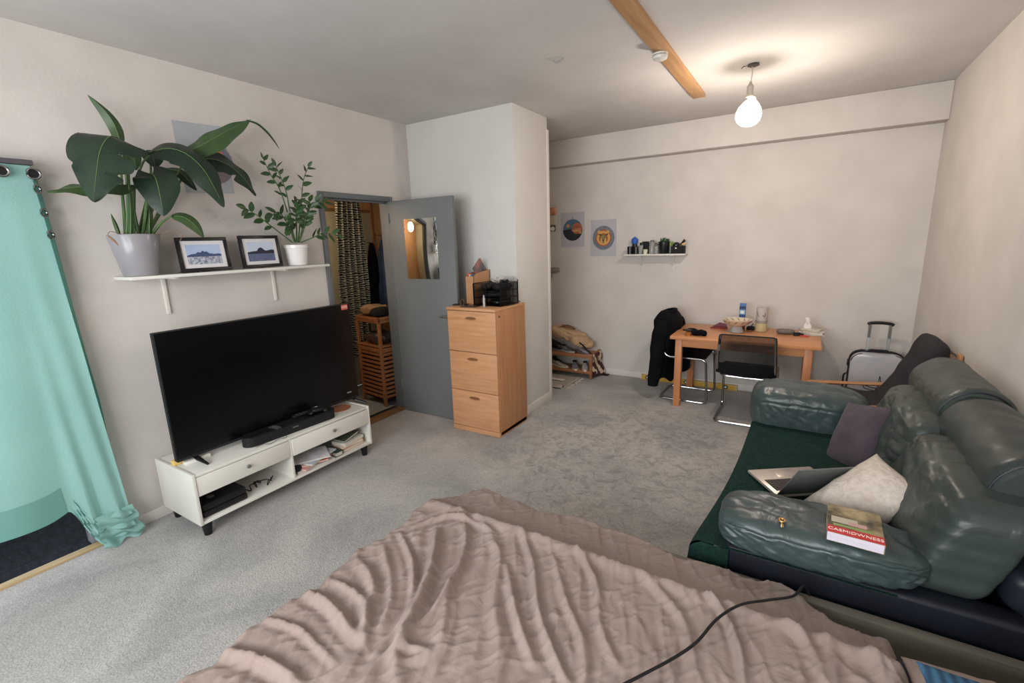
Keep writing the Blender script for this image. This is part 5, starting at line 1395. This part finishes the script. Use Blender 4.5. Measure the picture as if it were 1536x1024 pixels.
# ================= sofa =================
m_teal = mat('teal_leather', (62, 76, 76), rough=.36, spec=.55, col2=(54, 67, 67), nscale=4, bump=.5, bscale=7, bdist=.014, bdetail=3, bdistort=1.6)
m_tealb = mat('teal_leather_back', (60, 70, 66), rough=.38, spec=.5, col2=(52, 61, 57), nscale=4, bump=.55, bscale=5.5, bdist=.016, bdetail=3, bdistort=1.8)
m_navyl = mat('navy_leather', (26, 30, 40), rough=.42, spec=.4, col2=(20, 24, 32), nscale=5, bump=.08, bscale=20)
m_seam = mat('seam_teal', (44, 62, 62), rough=.5)
so = thing('sofa', 'dark green leather two-seat sofa against the right wall', 'sofa', (.35, 2.7, 0))
SY0, SY1 = 1.80, 3.62
b = new(); box(b, -.17, .86, SY0, SY0 + .10, .06, .462, bev=.02, seg=3); part('side_panel', b, m_navyl, so)
b = new(); box(b, -.17, .86, SY1 - .08, SY1, .06, .48, bev=.02, seg=3); part('side_panel', b, m_navyl, so)
b = new(); box(b, -.15, .84, SY0 + .09, SY1 - .07, .06, .30, bev=.015); part('base', b, m_navyl, so)
b = new(); box(b, .66, .865, SY0 + .03, SY1, .28, .62, bev=.07, seg=5); part('back_frame', b, m_navyl, so)
b = new(); puffy(b, .74, 1.92, .545, .125, .10, .075, n=12, e=4, wr=.004); part('rear_corner_pad', b, m_navyl, so)
for x, y in ((-.12, 1.86), (.8, 1.86), (-.12, 3.55), (.8, 3.55)):
    b = new(); lathe(b, [(.022, .001), (.026, .06)], 14, center=(x, y, 0)); part('leg', b, m_black, so)
for y0, y1 in ((2.06, 2.62), (2.625, 3.20)):
    b = new(); puffy(b, .17, (y0 + y1) / 2, .365, .35, (y1 - y0) / 2, .078, n=14, e=5, wr=.006, ws=6); part('seat_cushion', b, m_teal, so)
def leatherwr(d, amp, k, axis, seed):
    return lambda w: w
# armrest pads
def armpad(cx, cy, cz, hx, hy, hz, seed, amp):
    b = new()
    t = bmesh.new(); bmesh.ops.create_cube(t, size=2.0); bmesh.ops.subdivide_edges(t, edges=t.edges[:], cuts=44, use_grid_fill=True)
    for v in t.verts:
        p = v.co.copy(); e = 4.2
        L = (abs(p.x) ** e + abs(p.y) ** e + abs(p.z) ** e) ** (1 / e); q = p / L
        tap = 1 - .30 * max(0, q.x - .2) ** 2
        w = Vector((q.x * hx, q.y * hy * tap, q.z * hz * (1 - .25 * max(0, q.x - .1) ** 2)))
        # gathered creases running down from the seam on the long faces
        g = math.sin(q.x * 26 + 3 * nz(q.x * 2, q.y, q.z, 1.3) + seed + q.z * 4) * nz(q.x * 3, q.z * 2, seed, 1) 
        side = max(0, abs(q.y) - .35)
        w.y += (1 if q.y > 0 else -1) * amp * g * side * 2.2
        w.z += amp * .8 * g * max(0, abs(q.z) - .3) + .01 * nz(q.x * 3, q.y * 3, seed, 1)
        if abs(q.y) > .45 and q.z < .42:
            k_ = min(1, (abs(q.y) - .45) * 4) * min(1, (.42 - q.z) * 4)
            pl__ = abs(math.sin(q.x * 17 + q.z * 3.5 + 2.2 * nz(q.x * 2, q.z * 2, seed, 1.5))) ** 2.5
            w.y -= (1 if q.y > 0 else -1) * amp * 1.5 * pl__ * k_ * (.5 + abs(nz(q.x * 3, seed, 0, 1)) * 2)
        if q.z > .3:
            w.z -= amp * 1.0 * abs(math.sin(q.x * 11 + q.y * 3 + 3 * nz(q.x * 2, q.y * 2, seed, 1))) ** 3 * (.3 + abs(nz(q.x * 2, q.y * 2, seed, 1)) * 2)
        # seam groove
        sg_ = math.exp(-((q.z - .42) / .05) ** 2) * (abs(q.y) > .6)
        w.y -= (1 if q.y > 0 else -1) * .004 * sg_
        v.co = w + Vector((cx, cy, cz))
    merge(b, t); return b
part('armrest_pad', armpad(.12, 1.905, .535, .325, .150, .078, 1.0, .0045), m_teal, so)
part('armrest_pad', armpad(.10, 3.40, .54, .325, .20, .150, 2.0, .0042), m_teal, so)
b = new(); tube(b, [(-.17 + .56 * t_, 1.772 + .0 * t_ - .006 * math.sin(t_ * PI), .575 + .008 * math.sin(t_ * 9)) for t_ in np.linspace(0, 1, 30)], .0022, 5); part('seam', b, m_seam, so)
# back cushions (leaning)
def backcush(y0, y1, seed, amp, x0=.34, top=.82, thick=.135):
    b = new(); t = bmesh.new(); bmesh.ops.create_cube(t, size=2.0); bmesh.ops.subdivide_edges(t, edges=t.edges[:], cuts=40, use_grid_fill=True)
    hy = (y1 - y0) / 2
    for v in t.verts:
        p = v.co.copy(); e = 6.5
        L = (abs(p.x) ** e + abs(p.y) ** e + abs(p.z) ** e) ** (1 / e); q = p / L
        zz = (q.z + 1) / 2
        w = Vector((q.x * thick * (1 + .12 * math.sin(zz * PI)), q.y * hy, .44 + zz * (top - .44)))
        w.x += x0 + thick + zz * .10 + .02 * zz * zz
        g = math.sin(q.z * 9 + q.y * 5 + seed) * nz(q.y * 2.2, q.z * 2.2, seed, 1.2) + .6 * nz(q.y * 6, q.z * 4, seed + 4, 1.4)
        w.x += -amp * g * max(0, -q.x) - .03 * (1 - q.y ** 2) * max(0, -q.x)
        w.z += amp * 1.0 * g * max(0, q.z - .2) + .012 * (1 - q.y ** 2) * max(0, q.z)
        w.y += amp * .5 * g * (abs(q.y) > .8) * (1 if q.y > 0 else -1)
        cr = abs(nz(q.y * 1.2 + .4 * q.z, q.z * 4.5 - q.y * .8, seed * 3, 1)); cr2 = abs(nz(q.y * 5, q.z * 9, seed * 5, 1))
        edge = .25 + .75 * max(abs(q.y) ** 3, abs(q.z) ** 4)
        w.x += amp * (.55 * math.exp(-(cr / .09) ** 2) * edge + .10 * math.exp(-(cr2 / .12) ** 2)) * max(0, -q.x)
        w.z -= amp * (.5 * math.exp(-(cr / .10) ** 2)) * max(0, q.z)
        v.co = w + Vector((0, (y0 + y1) / 2, 0))
    merge(b, t); return b
part('back_cushion', backcush(1.845, 2.58, 1.0, .010, x0=.375, thick=.105, top=.80), m_tealb, so)
part('back_cushion', backcush(2.565, 3.30, 5.0, .013, x0=.375, thick=.105, top=.81), m_tealb, so)
# bolsters
def bolster(y0, y1, cx, cz, r, seed, m):
    b = new(); n = 44
    def fn(u, v):
        a = u * 2 * PI; t = v
        e = 1.0
        if t < .06: e = .80 + .2 * math.sin(t / .06 * PI / 2)
        if t > .94: e = .80 + .2 * math.sin((1 - t) / .06 * PI / 2)
        rr_ = r * e * (1 + .035 * nz(math.cos(a) * 2, t * 5, seed + math.sin(a) * 2) + .012 * math.sin(t * 30 + math.sin(a * 2) * 2 + seed))
        return (cx + rr_ * math.cos(a) * .98, y0 + (y1 - y0) * t, cz + rr_ * math.sin(a) * 1.05)
    gridmesh(b, fn, 48, n, wrapu=True)
    for yy, s in ((y0, 1), (y1, -1)):
        ring_ = [(cx + .8 * r * math.cos(2 * PI * k / 48), yy, cz + .8 * 1.05 * r * math.sin(2 * PI * k / 48)) for k in range(48)]
        add_raw(b, ring_ + [(cx, yy - s * .012, cz)], [(k, (k + 1) % 48, 48) if s < 0 else ((k + 1) % 48, k, 48) for k in range(48)])
    bmesh.ops.remove_doubles(b, verts=b.verts[:], dist=.0008)
    k = part('bolster', b, m, so)
    b = new(); tube(b, [(cx + .9 * r * math.cos(a), y0 + .012, cz + .945 * r * math.sin(a)) for a in np.linspace(0, 2 * PI, 48)][:-1], .0035, 5, closed=True); part('end_piping', b, m_navyl, k)
m_roll = mat('bolster_leather', (50, 56, 54), rough=.36, spec=.5, col2=(44, 54, 52), nscale=4, bump=.2, bscale=12, bdetail=4)
bolster(1.99, 2.70, .712, .775, .148, 1.0, m_roll)
bolster(2.715, 3.40, .712, .795, .148, 3.0, m_tealb)
b = new(); tube(b, [(.64, 1.95, .60), (.66, 1.97, .66)], .006, 6); part('bracket', b, m_chrome, so)

# throw over the seat
m_throw = mat('green_throw', (26, 54, 48), rough=.95, col2=(18, 42, 37), nscale=60, ndetail=2, bump=.8, bscale=130, bdist=.006, spec=.2)
b = new()
def fx(y):
    return -.205 - .095 * math.exp(-(max(0, y - 1.80) / .55) ** 1.3)
def th(u, v):
    y = 1.79 + v * (3.30 - 1.79); s = u * 1.05; X = fx(y)
    if s < .55:
        t = s / .55
        x = .36 + (X + .045 - .36) * t; z = .456
        if y < 2.06: z = .452
        z += .010 * abs(nz(x * 3 + 5, y * 4, 2)) + .006 * math.exp(-((y - 2.52 - .3 * x) / .02) ** 2) + .008 * math.exp(-((y - 3.05 + .5 * x) / .02) ** 2)
    elif s < .65:
        k = (s - .55) / .10 * PI / 2
        x = X + .045 - .045 * math.sin(k); z = .411 + .045 * math.cos(k)
    else:
        x = X - (s - .65) * .10 + .010 * math.sin(y * 15) * (s - .65) * 2; z = .411 - (s - .65) * .97
    return (x, y, max(z, .025))
gridmesh(b, lambda u, v: th(u, v), 90, 120)
def skirt(u, v):
    z = .452 - v * .42
    x0 = fx(1.79) - (.411 - min(z, .411)) * .10
    if v < .1: x0 += .045 * (1 - v / .1) ** 2
    return (x0 + (-.155 - x0) * u, 1.79 - .004 * math.sin(u * 3), z)
gridmesh(b, skirt, 12, 24)
bmesh.ops.remove_doubles(b, verts=b.verts[:], dist=.002)
single('throw_blanket', b, m_throw, (-.0, 2.6, .45), 'dark green knitted throw spread over the sofa seat and front', 'throw blanket')

# laptop
lt = thing('laptop', 'open silver laptop on the green throw, lid towards the camera', 'laptop', (-.015, 2.251, .478))
d_ = Vector((.56994, -.82169, 0)); h_ = Vector((.82169, .56994, 0))
m_alu = mat('aluminium', (196, 186, 176), rough=.35, metal=.5); m_lid = mat('lid_aluminium', (128, 132, 130), rough=.38, metal=.6)
o0 = Vector((-.015, 2.251, .478))
LW, LD = .325, .24
M_ = basis(o0, h_, -d_, (0, 0, 1))   # x along hinge, y away from hinge, z up
b = new(); box(b, 0, LW, 0, LD, -.006, .008, bev=.003, mtx=M_); part('base', b, m_alu, lt)
b = new(); box(b, .022, LW - .022, .035, .135, .0082, .009, mtx=M_)
kb = part('keyboard', b, mat('keyboard_black', (38, 34, 34), rough=.6), lt)
b = new()
for r_ in range(6):
    for c_ in range(14): box(b, .026 + c_ * .0198, .026 + c_ * .0198 + .016, .039 + r_ * .016, .039 + r_ * .016 + .0125, .009, .0102, mtx=M_)
part('keys', b, mat('key_dark', (58, 52, 50), rough=.5), lt)
b = new(); box(b, LW / 2 - .055, LW / 2 + .055, .150, .225, .0082, .0088, bev=.0003, mtx=M_); part('trackpad', b, mat('trackpad_grey', (182, 172, 162), rough=.3, metal=.4), lt)
th_ = math.radians(56); lidv = (d_ * math.cos(th_) + Vector((0, 0, 1)) * math.sin(th_)); nrm = h_.cross(lidv)
M2 = basis(o0 + Vector((0, 0, .008)), h_, lidv, nrm)
b = new(); box(b, 0, LW, .004, .226, -.003, .003, bev=.0025, mtx=M2); part('lid', b, m_lid, lt)
b = new(); box(b, .008, LW - .008, .014, .220, -.0036, -.0030, mtx=M2) if nrm.dot(Vector((0, -1, 0))) > 0 else box(b, .008, LW - .008, .014, .220, .0030, .0036, mtx=M2)
part('screen', b, m_scr, lt)

# scatter cushions
m_cream = mat('cream_boucle', (204, 194, 182), rough=.95, col2=(190, 179, 167), nscale=40, bump=.8, bscale=55, bdist=.008, spec=.2)
cp = thing('scatter_cushion', 'cream textured cushion leaning beside the laptop on the sofa', 'cushion', (.26, 2.26, .6))
b = new(); pillow(b, .41, .24, .17, mtx=nbasis((.268, 2.185, .565), (.8, .6, .3), (-.35, -.6, .75)), wr=.010, seed=2, pinch=.05)
part('cover', b, m_cream, cp)
pp = thing('scatter_cushion', 'dusty purple velvet cushion leaning on the far sofa arm', 'cushion', (.36, 3.0, .6))
b = new(); pillow(b, .37, .27, .15, mtx=nbasis((.325, 2.90, .585), (.45, .6, .6), (-.7, -.5, .5)), wr=.012, seed=7, pinch=.05)
part('cover', b, mat('purple_velvet', (76, 66, 75), rough=.9, col2=(62, 54, 62), nscale=7, bump=.3, bscale=60, sheen=.08), pp)

# book and key on the near armrest
bk = thing('travel_book', 'thick softcover book with photo cover and red title band on the armrest', 'book', (.225, 1.845, .612))
M_ = basis((.228, 1.855, .617), (.99, -.04, .0), (.04, .99, -.0), (0, 0, 1))
bw_, bh_, bt_ = .158, .20, .034
b = new(); box(b, -bw_ / 2, bw_ / 2, -bh_ / 2, bh_ / 2, 0, .001, mtx=M_); box(b, -bw_ / 2, bw_ / 2, -bh_ / 2, bh_ / 2, bt_ - .001, bt_, mtx=M_); box(b, bw_ / 2 - .001, bw_ / 2, -bh_ / 2, bh_ / 2, 0, bt_, mtx=M_)
part('cover', b, mat('book_cover_photo', (66, 62, 46), rough=.3, col2=(176, 158, 120), nscale=14, ndetail=3, ramp=(.4, .68)), bk)
b = new(); box(b, -bw_ / 2 + .002, bw_ / 2 - .002, -bh_ / 2 + .002, bh_ / 2 - .002, .001, bt_ - .001, mtx=M_); part('pages', b, mat('book_pages', (216, 210, 222), rough=.9, col2=(200, 194, 204), nscale=4, stretch=(1, 1, 60)), bk)
b = new(); box(b, -bw_ / 2, bw_ / 2, -bh_ / 2, -bh_ / 2 + .046, bt_, bt_ + .0004, mtx=M_); part('title_band', b, mat('band_red', (196, 48, 46), rough=.35), bk)
b = new(); box(b, -bw_ / 2 + .018, bw_ / 2 - .03, -bh_ / 2 + .052, -bh_ / 2 + .066, bt_, bt_ + .0003, mtx=M_)
box(b, -bw_ / 2 + .012, bw_ / 2 - .07, -bh_ / 2 + .075, -bh_ / 2 + .115, bt_, bt_ + .0003, mi=1, mtx=M_); box(b, -bw_ / 2 + .06, bw_ / 2 - .045, -bh_ / 2 + .072, -bh_ / 2 + .095, bt_ + .0003, bt_ + .0005, mi=2, mtx=M_)
part('cover_picture', b, [mat('pic_green', (142, 158, 96), rough=.4), mat('pic_stone', (190, 182, 162), rough=.4), mat('pic_pink', (196, 160, 156), rough=.4)], bk)
def loc_m(M4, off_): return Matrix.Translation(-Vector(off_)) @ M4
text('title_lettering', 'CASMIDWNESS', .0225, mat('title_white', (240, 226, 218), rough=.4), bk, loc_m(M_ @ TRS((0, -bh_ / 2 + .024, bt_ + .0008)), bk.location))
ky = thing('small_key', 'small brass key lying on the near armrest pad', 'key', (.012, 1.78, .606))
b = new(); c0 = Vector((.012, 1.81, .618))
tube(b, [c0 + Vector((.010 * math.cos(a), .011 * math.sin(a), .001)) for a in np.linspace(0, 2 * PI, 20)][:-1], .0035, 6, closed=True)
part('bow', b, mat('brass', (190, 150, 96), rough=.3, metal=.9), ky)
b = new(); box(b, .010, .0145, 1.762, 1.80, .6165, .619, bev=.0005); box(b, .0145, .019, 1.768, 1.774, .6165, .619); box(b, .0145, .018, 1.780, 1.785, .6165, .619); part('blade', b, mat('brass_dull', (176, 148, 104), rough=.35, metal=.9), ky)

# ================= bed =================
m_frameb = wood('bed_rail_wood', (112, 108, 96), (98, 94, 84), axis=0, rough=.6)
bd = thing('bed', 'low double bed with a grey-brown wooden frame in the foreground', 'bed', (-.2, .75, 0))
b = new(); box(b, -1.34, .87, 1.700, 1.738, .10, .40, bev=.004); part('side_rail', b, m_frameb, bd)
b = new(); box(b, -1.34, .87, -.10, -.06, .10, .40, bev=.004); part('side_rail', b, m_frameb, bd)
b = new(); box(b, -1.33, -1.29, -.06, 1.70, .10, .34, bev=.004); part('end_rail', b, m_frameb, bd)
b = new(); box(b, -1.28, .86, -.05, 1.695, .14, .22, bev=.01); part('slat_base', b, m_frameb, bd)
for x, y in ((-1.31, -.05), (-1.31, 1.65), (.80, -.05), (.80, 1.65)):
    b = new(); box(b, x, x + .05, y, y + .05, 0, .12, bev=.003); part('leg', b, m_frameb, bd)
b = new(); box(b, -1.27, .86, -.04, 1.56, .22, .43, bev=.05, seg=4)
single('mattress', b, mat('mattress_cover', (70, 68, 72), rough=.9, col2=(62, 60, 64), nscale=5), (-.2, .78, .22), 'mattress with a dark grey sheet on the bed frame', 'mattress')

m_duv = mat('taupe_linen', (150, 135, 127), rough=.92, col2=(144, 128, 120), nscale=3, bump=.5, bscale=10, bdist=.012, bdetail=6, bdistort=1.2, spec=.2)
FOLDS = [[(-1.21, 1.46), (-1.07, 1.32), (-0.97, 1.15), (-0.93, 0.99), (-0.93, 0.83), (-0.94, 0.72), (-0.92, 0.65)], [(-1.21, 1.3), (-1.1, 1.16), (-1.01, 1.01), (-0.93, 0.8), (-0.84, 0.7)], [(-1.34, 1.11), (-1.2, 1.02), (-1.07, 0.9), (-1.02, 0.78), (-1.01, 0.63)], [(-1.31, 1.19), (-1.15, 1.09), (-1.05, 0.99), (-0.99, 0.89), (-0.97, 0.74)], [(-1.18, 1.26), (-1.06, 1.1), (-0.98, 0.93), (-0.92, 0.81), (-0.84, 0.82), (-0.88, 0.76)], [(-1.09, 1.44), (-0.89, 1.28), (-0.77, 1.07), (-0.67, 0.95), (-0.61, 0.83)], [(-0.9, 1.46), (-0.74, 1.28), (-0.62, 1.1), (-0.48, 0.96), (-0.44, 0.93)], [(-0.67, 1.47), (-0.52, 1.32), (-0.43, 1.14), (-0.34, 1.04)], [(-0.99, 1.22), (-0.94, 1.05), (-0.85, 0.91), (-0.77, 0.77)], [(-1.35, 0.79), (-1.22, 0.79), (-1.05, 0.75)], [(-1.36, 0.65), (-1.23, 0.68), (-1.04, 0.66)], [(-1.32, 0.87), (-1.15, 0.86), (-1.02, 0.75)], [(-1.32, 0.99), (-1.17, 0.92), (-1.05, 0.76)], [(-0.46, 1.48), (-0.28, 1.35), (-0.2, 1.25), (-0.15, 1.09)], [(-0.23, 1.49), (-0.12, 1.38), (-0.06, 1.25), (-0.04, 1.16)], [(0.03, 1.45), (0.1, 1.39), (0.14, 1.26)], [(0.15, 1.49), (0.15, 1.37), (0.16, 1.27)], [(-0.82, 1.23), (-0.68, 1.06), (-0.55, 0.94)], [(-0.69, 1.35), (-0.57, 1.19), (-0.46, 1.07), (-0.4, 0.95)], [(0.23, 1.49), (0.26, 1.43), (0.27, 1.34)], [(-1.37, 0.51), (-1.21, 0.56), (-1.06, 0.57)], [(-1.29, 1.25), (-1.19, 1.39), (-0.97, 1.37)]]
def seg_d(px, py, a, c):
    vx, vy = c[0] - a[0], c[1] - a[1]; L2 = vx * vx + vy * vy + 1e-12
    t = np.clip(((px - a[0]) * vx + (py - a[1]) * vy) / L2, 0, 1)
    return np.hypot(px - a[0] - t * vx, py - a[1] - t * vy), t
NX, NY = 330, 300
def noise_grid(X, Y, sx, sy, ang, seed, oct_=3):
    ca, sa = math.cos(ang), math.sin(ang)
    out = np.zeros(X.shape)
    for i in range(X.shape[0]):
        for j in range(X.shape[1]):
            x, y = X[i, j], Y[i, j]
            u = (x * ca + y * sa) * sx; v = (-x * sa + y * ca) * sy
            out[i, j] = noise.fractal(Vector((u, v, seed)), 1.0, 2.1, oct_)
    return out
def duvet():
    # cloth parameters: X from left hang to right edge, Y from near to far hang
    xs = np.linspace(-1.60, .335, NX); ys = np.linspace(-.10, 2.02, NY)
    X, Y = np.meshgrid(xs, ys)
    Zt = np.full(X.shape, .500)
    Zt += .012 * np.sin(X * 3.1 + 1) * np.sin(Y * 2.7) 
    # anisotropic wrinkles fanning out from the far-left corner
    wx = noise_grid(X, Y, 1.4, 1.4, 0, 3.3, 2)
    A = noise_grid(X + .12 * wx, Y, 13, 2.6, math.radians(16), 1.0, 2)
    B = noise_grid(X + .1 * wx, Y + .1 * wx, 20, 5.0, math.radians(-38), 7.0, 2)
    Cn = noise_grid(X, Y, 26, 15, math.radians(25), 11.0, 3)
    rid = lambda n_, w: np.exp(-(np.abs(n_) / w) ** 1.2)
    Zt += .0065 * rid(A, .10) + .0045 * rid(B, .07) + .0015 * Cn + .005 * A
    for k, f in enumerate(FOLDS):
        amp = .017 + .005 * math.sin(k * 2.3); wd = .014 + .004 * math.sin(k * 1.7)
        best = np.full(X.shape, 9.0); tt = np.zeros(X.shape); n_ = len(f) - 1
        P = smooth_path([(p[0], p[1], 0) for p in f], 4)
        for i in range(len(P) - 1):
            d, t = seg_d(X, Y, P[i], P[i + 1]); m_ = d < best
            best[m_] = d[m_]; tt[m_] = ((i + t) / (len(P) - 1))[m_]
        e = np.sin(np.pi * np.clip(tt * .9 + .05, 0, 1)) ** .6
        Zt += amp * e * np.exp(-(best / wd) ** 1.5) - amp * .35 * e * np.exp(-((best - wd * 2.1) / (wd * 1.1)) ** 2)
    # far strip: steps down over the mattress edge
    s = np.clip((Y - 1.43) / .05, 0, 1); s = s * s * (3 - 2 * s)
    ridge = .014 * np.exp(-((Y - 1.425) / .03) ** 2)
    ck = np.clip((-.98 - X) / .2, 0, 1)
    Zt = Zt + ridge - s * .035 * (1 - .7 * ck)
    far = np.clip((Y - 1.47) / .22, 0, 1)
    Zt -= far * .035
    PX, PY, PZ = X.copy(), Y.copy(), Zt.copy()
    # far hang-over: beyond the outer line the cloth bends down
    xo = np.where(X < .03, 1.690, 1.690 - np.clip((X - .03) / .14, 0, 1) * .11)
    xo = xo + .018 * np.sin(X * 9 + 1) + .012 * np.sin(X * 23)
    corner = np.clip((-1.12 - X) / .25, 0, 1); xo = xo - .05 * corner ** 2
    over = np.clip(Y - xo, 0, None)
    PY = np.where(over > 0, xo + .035 * (1 - np.exp(-over / .035)) + .0 * over, PY)
    PZ = np.where(over > 0, PZ - np.clip(over - .015, 0, None) * .95, PZ)
    # left hang-over
    xe = -1.345 + .012 * np.sin(Y * 17) + .008 * np.sin(Y * 41) + .10 * np.clip((Y - 1.38) / .3, 0, 1) ** 2
    ov = np.clip(xe - PX, 0, None)
    PX = np.where(ov > 0, xe - .05 * (1 - np.exp(-ov / .05)) - .1 * ov, PX)
    PZ = np.where(ov > 0, PZ - np.clip(ov - .01, 0, None) * 1.15, PZ)
    # right edge rolled under
    er = np.clip((X - .28) / .055, 0, 1)
    PZ = PZ - .045 * er ** 2 + .012 * np.sin(er * np.pi)
    PZ = np.clip(PZ, .06, None)
    b = new()
    vs = [b.verts.new((PX[j, i], PY[j, i], PZ[j, i])) for j in range(NY) for i in range(NX)]
    for j in range(NY - 1):
        for i in range(NX - 1):
            a = j * NX + i
            b.faces.new((vs[a], vs[a + 1], vs[a + NX + 1], vs[a + NX]))
    return b
single('duvet', duvet(), m_duv, (-.6, .9, .5), 'rumpled taupe duvet covering the bed in the foreground', 'duvet', ang=180)

b = new(); 
pillow(b, .56, .34, .12, mtx=basis((.62, 1.36, .455), (1, .06, 0), (-.06, 1, 0), (0, 0, 1)), wr=.03, seed=12, pinch=.03)
single('taupe_pillow', b, m_duv, (.52, 1.38, .47), 'taupe crumpled pillow at the right edge beyond the blue pillow', 'pillow')
m_bp = mat('blue_ribbed', (44, 84, 112), rough=.9, bump=.2, bscale=80)
_nt = m_bp.node_tree; _w = _nt.nodes.new('ShaderNodeTexWave'); _w.bands_direction = 'X'; _w.inputs['Scale'].default_value = 14
_tc = _nt.nodes.new('ShaderNodeTexCoord'); _nt.links.new(_tc.outputs['Object'], _w.inputs['Vector'])
_r = _nt.nodes.new('ShaderNodeValToRGB'); _r.color_ramp.elements[0].color = lin((34, 66, 92)); _r.color_ramp.elements[1].color = lin((58, 104, 134)); _nt.links.new(_w.outputs['Fac'], _r.inputs[0]); _nt.links.new(_r.outputs[0], _nt.nodes['Principled BSDF'].inputs['Base Color'])
b = new(); pillow(b, .50, .45, .12, mtx=basis((.585, 1.17, .545), (1, 0, 0), (0, 1, .02), (0, 0, 1)), wr=.006, seed=3)
single('blue_pillow', b, m_bp, (.60, 1.14, .54), 'blue ribbed pillow at the lower right corner of the bed', 'pillow')
b = new()
tube(b, smooth_path([(.20, 1.78, .05), (.14, 1.765, .30), (.10, 1.70, .455), (.061, 1.56, .505), (-.01, 1.48, .520), (-.078, 1.404, .532), (-.13, 1.306, .536), (-.165, 1.192, .538), (-.209, 1.106, .538), (-.271, 1.009, .538), (-.34, .90, .54), (-.42, .75, .54), (-.5, .5, .54)], 8), .0042, 8)
single('black_cable', b, m_blackm, (-.1, 1.3, .5), 'black cable running across the duvet down to the sofa side', 'cable')

# ================= camera, light, world =================
cam = bpy.data.cameras.new('camera'); co = bpy.data.objects.new('camera', cam); COL.objects.link(co)
yaw, pitch, roll = -5.57444881e-01, 2.11721261e-01, 3.24627037e-02
f_ = Vector((math.sin(yaw) * math.cos(pitch), math.cos(yaw) * math.cos(pitch), -math.sin(pitch)))
rt = Vector((math.cos(yaw), -math.sin(yaw), 0)); dn = f_.cross(rt)
r1 = rt * math.cos(roll) + dn * math.sin(roll); d1 = -rt * math.sin(roll) + dn * math.cos(roll)
mw = Matrix.Identity(4)
for i, a in enumerate((r1, -d1, -f_)):
    for r_ in range(3): mw[r_][i] = a[r_]
mw.translation = (0, 0, 1.65)
co.matrix_world = mw
cam.sensor_width = 36.0; cam.lens = 36.0 * 700.7 / 1536.0; cam.clip_start = .02
scene.camera = co

def area(name, loc, tgt, sx, sy, power, col, spread=180):
    l = bpy.data.lights.new(name, 'AREA'); l.shape = 'RECTANGLE'; l.size = sx; l.size_y = sy; l.energy = power; l.color = col; l.spread = math.radians(spread)
    o = bpy.data.objects.new(name, l); COL.objects.link(o); o.location = loc
    d = Vector(tgt) - Vector(loc); o.rotation_euler = d.to_track_quat('-Z', 'Y').to_euler()
    return o
area('window_daylight', (-1.05, YR - .15, 1.65), (-1.05, 3, 2.3), 3.0, 1.4, 158, (.98, .985, 1.0))
area('door_daylight', (XL - .35, .05, 1.1), (0, .3, 1.0), 1.4, 1.9, 8, (.92, .97, 1.0))
pl_ = bpy.data.lights.new('bulb_light', 'POINT'); pl_.energy = 42; pl_.color = (1.0, .87, .76); pl_.shadow_soft_size = .07
po = bpy.data.objects.new('bulb_light', pl_); COL.objects.link(po); po.location = (LX, LY, LZ - .12)
hl = bpy.data.lights.new('hall_light', 'POINT'); hl.energy = 12; hl.color = (1.0, .80, .6); hl.shadow_soft_size = .1
ho = bpy.data.objects.new('hall_light', hl); COL.objects.link(ho); ho.location = (-4.0, 2.6, 2.05)
w = bpy.data.worlds.new('world'); scene.world = w; w.use_nodes = True
bg = w.node_tree.nodes['Background']; bg.inputs[0].default_value = (.80, .88, 1.0, 1); bg.inputs[1].default_value = 1.2
scene.view_settings.view_transform = 'Standard'
scene.view_settings.look = 'None'
scene.view_settings.exposure = -0.12
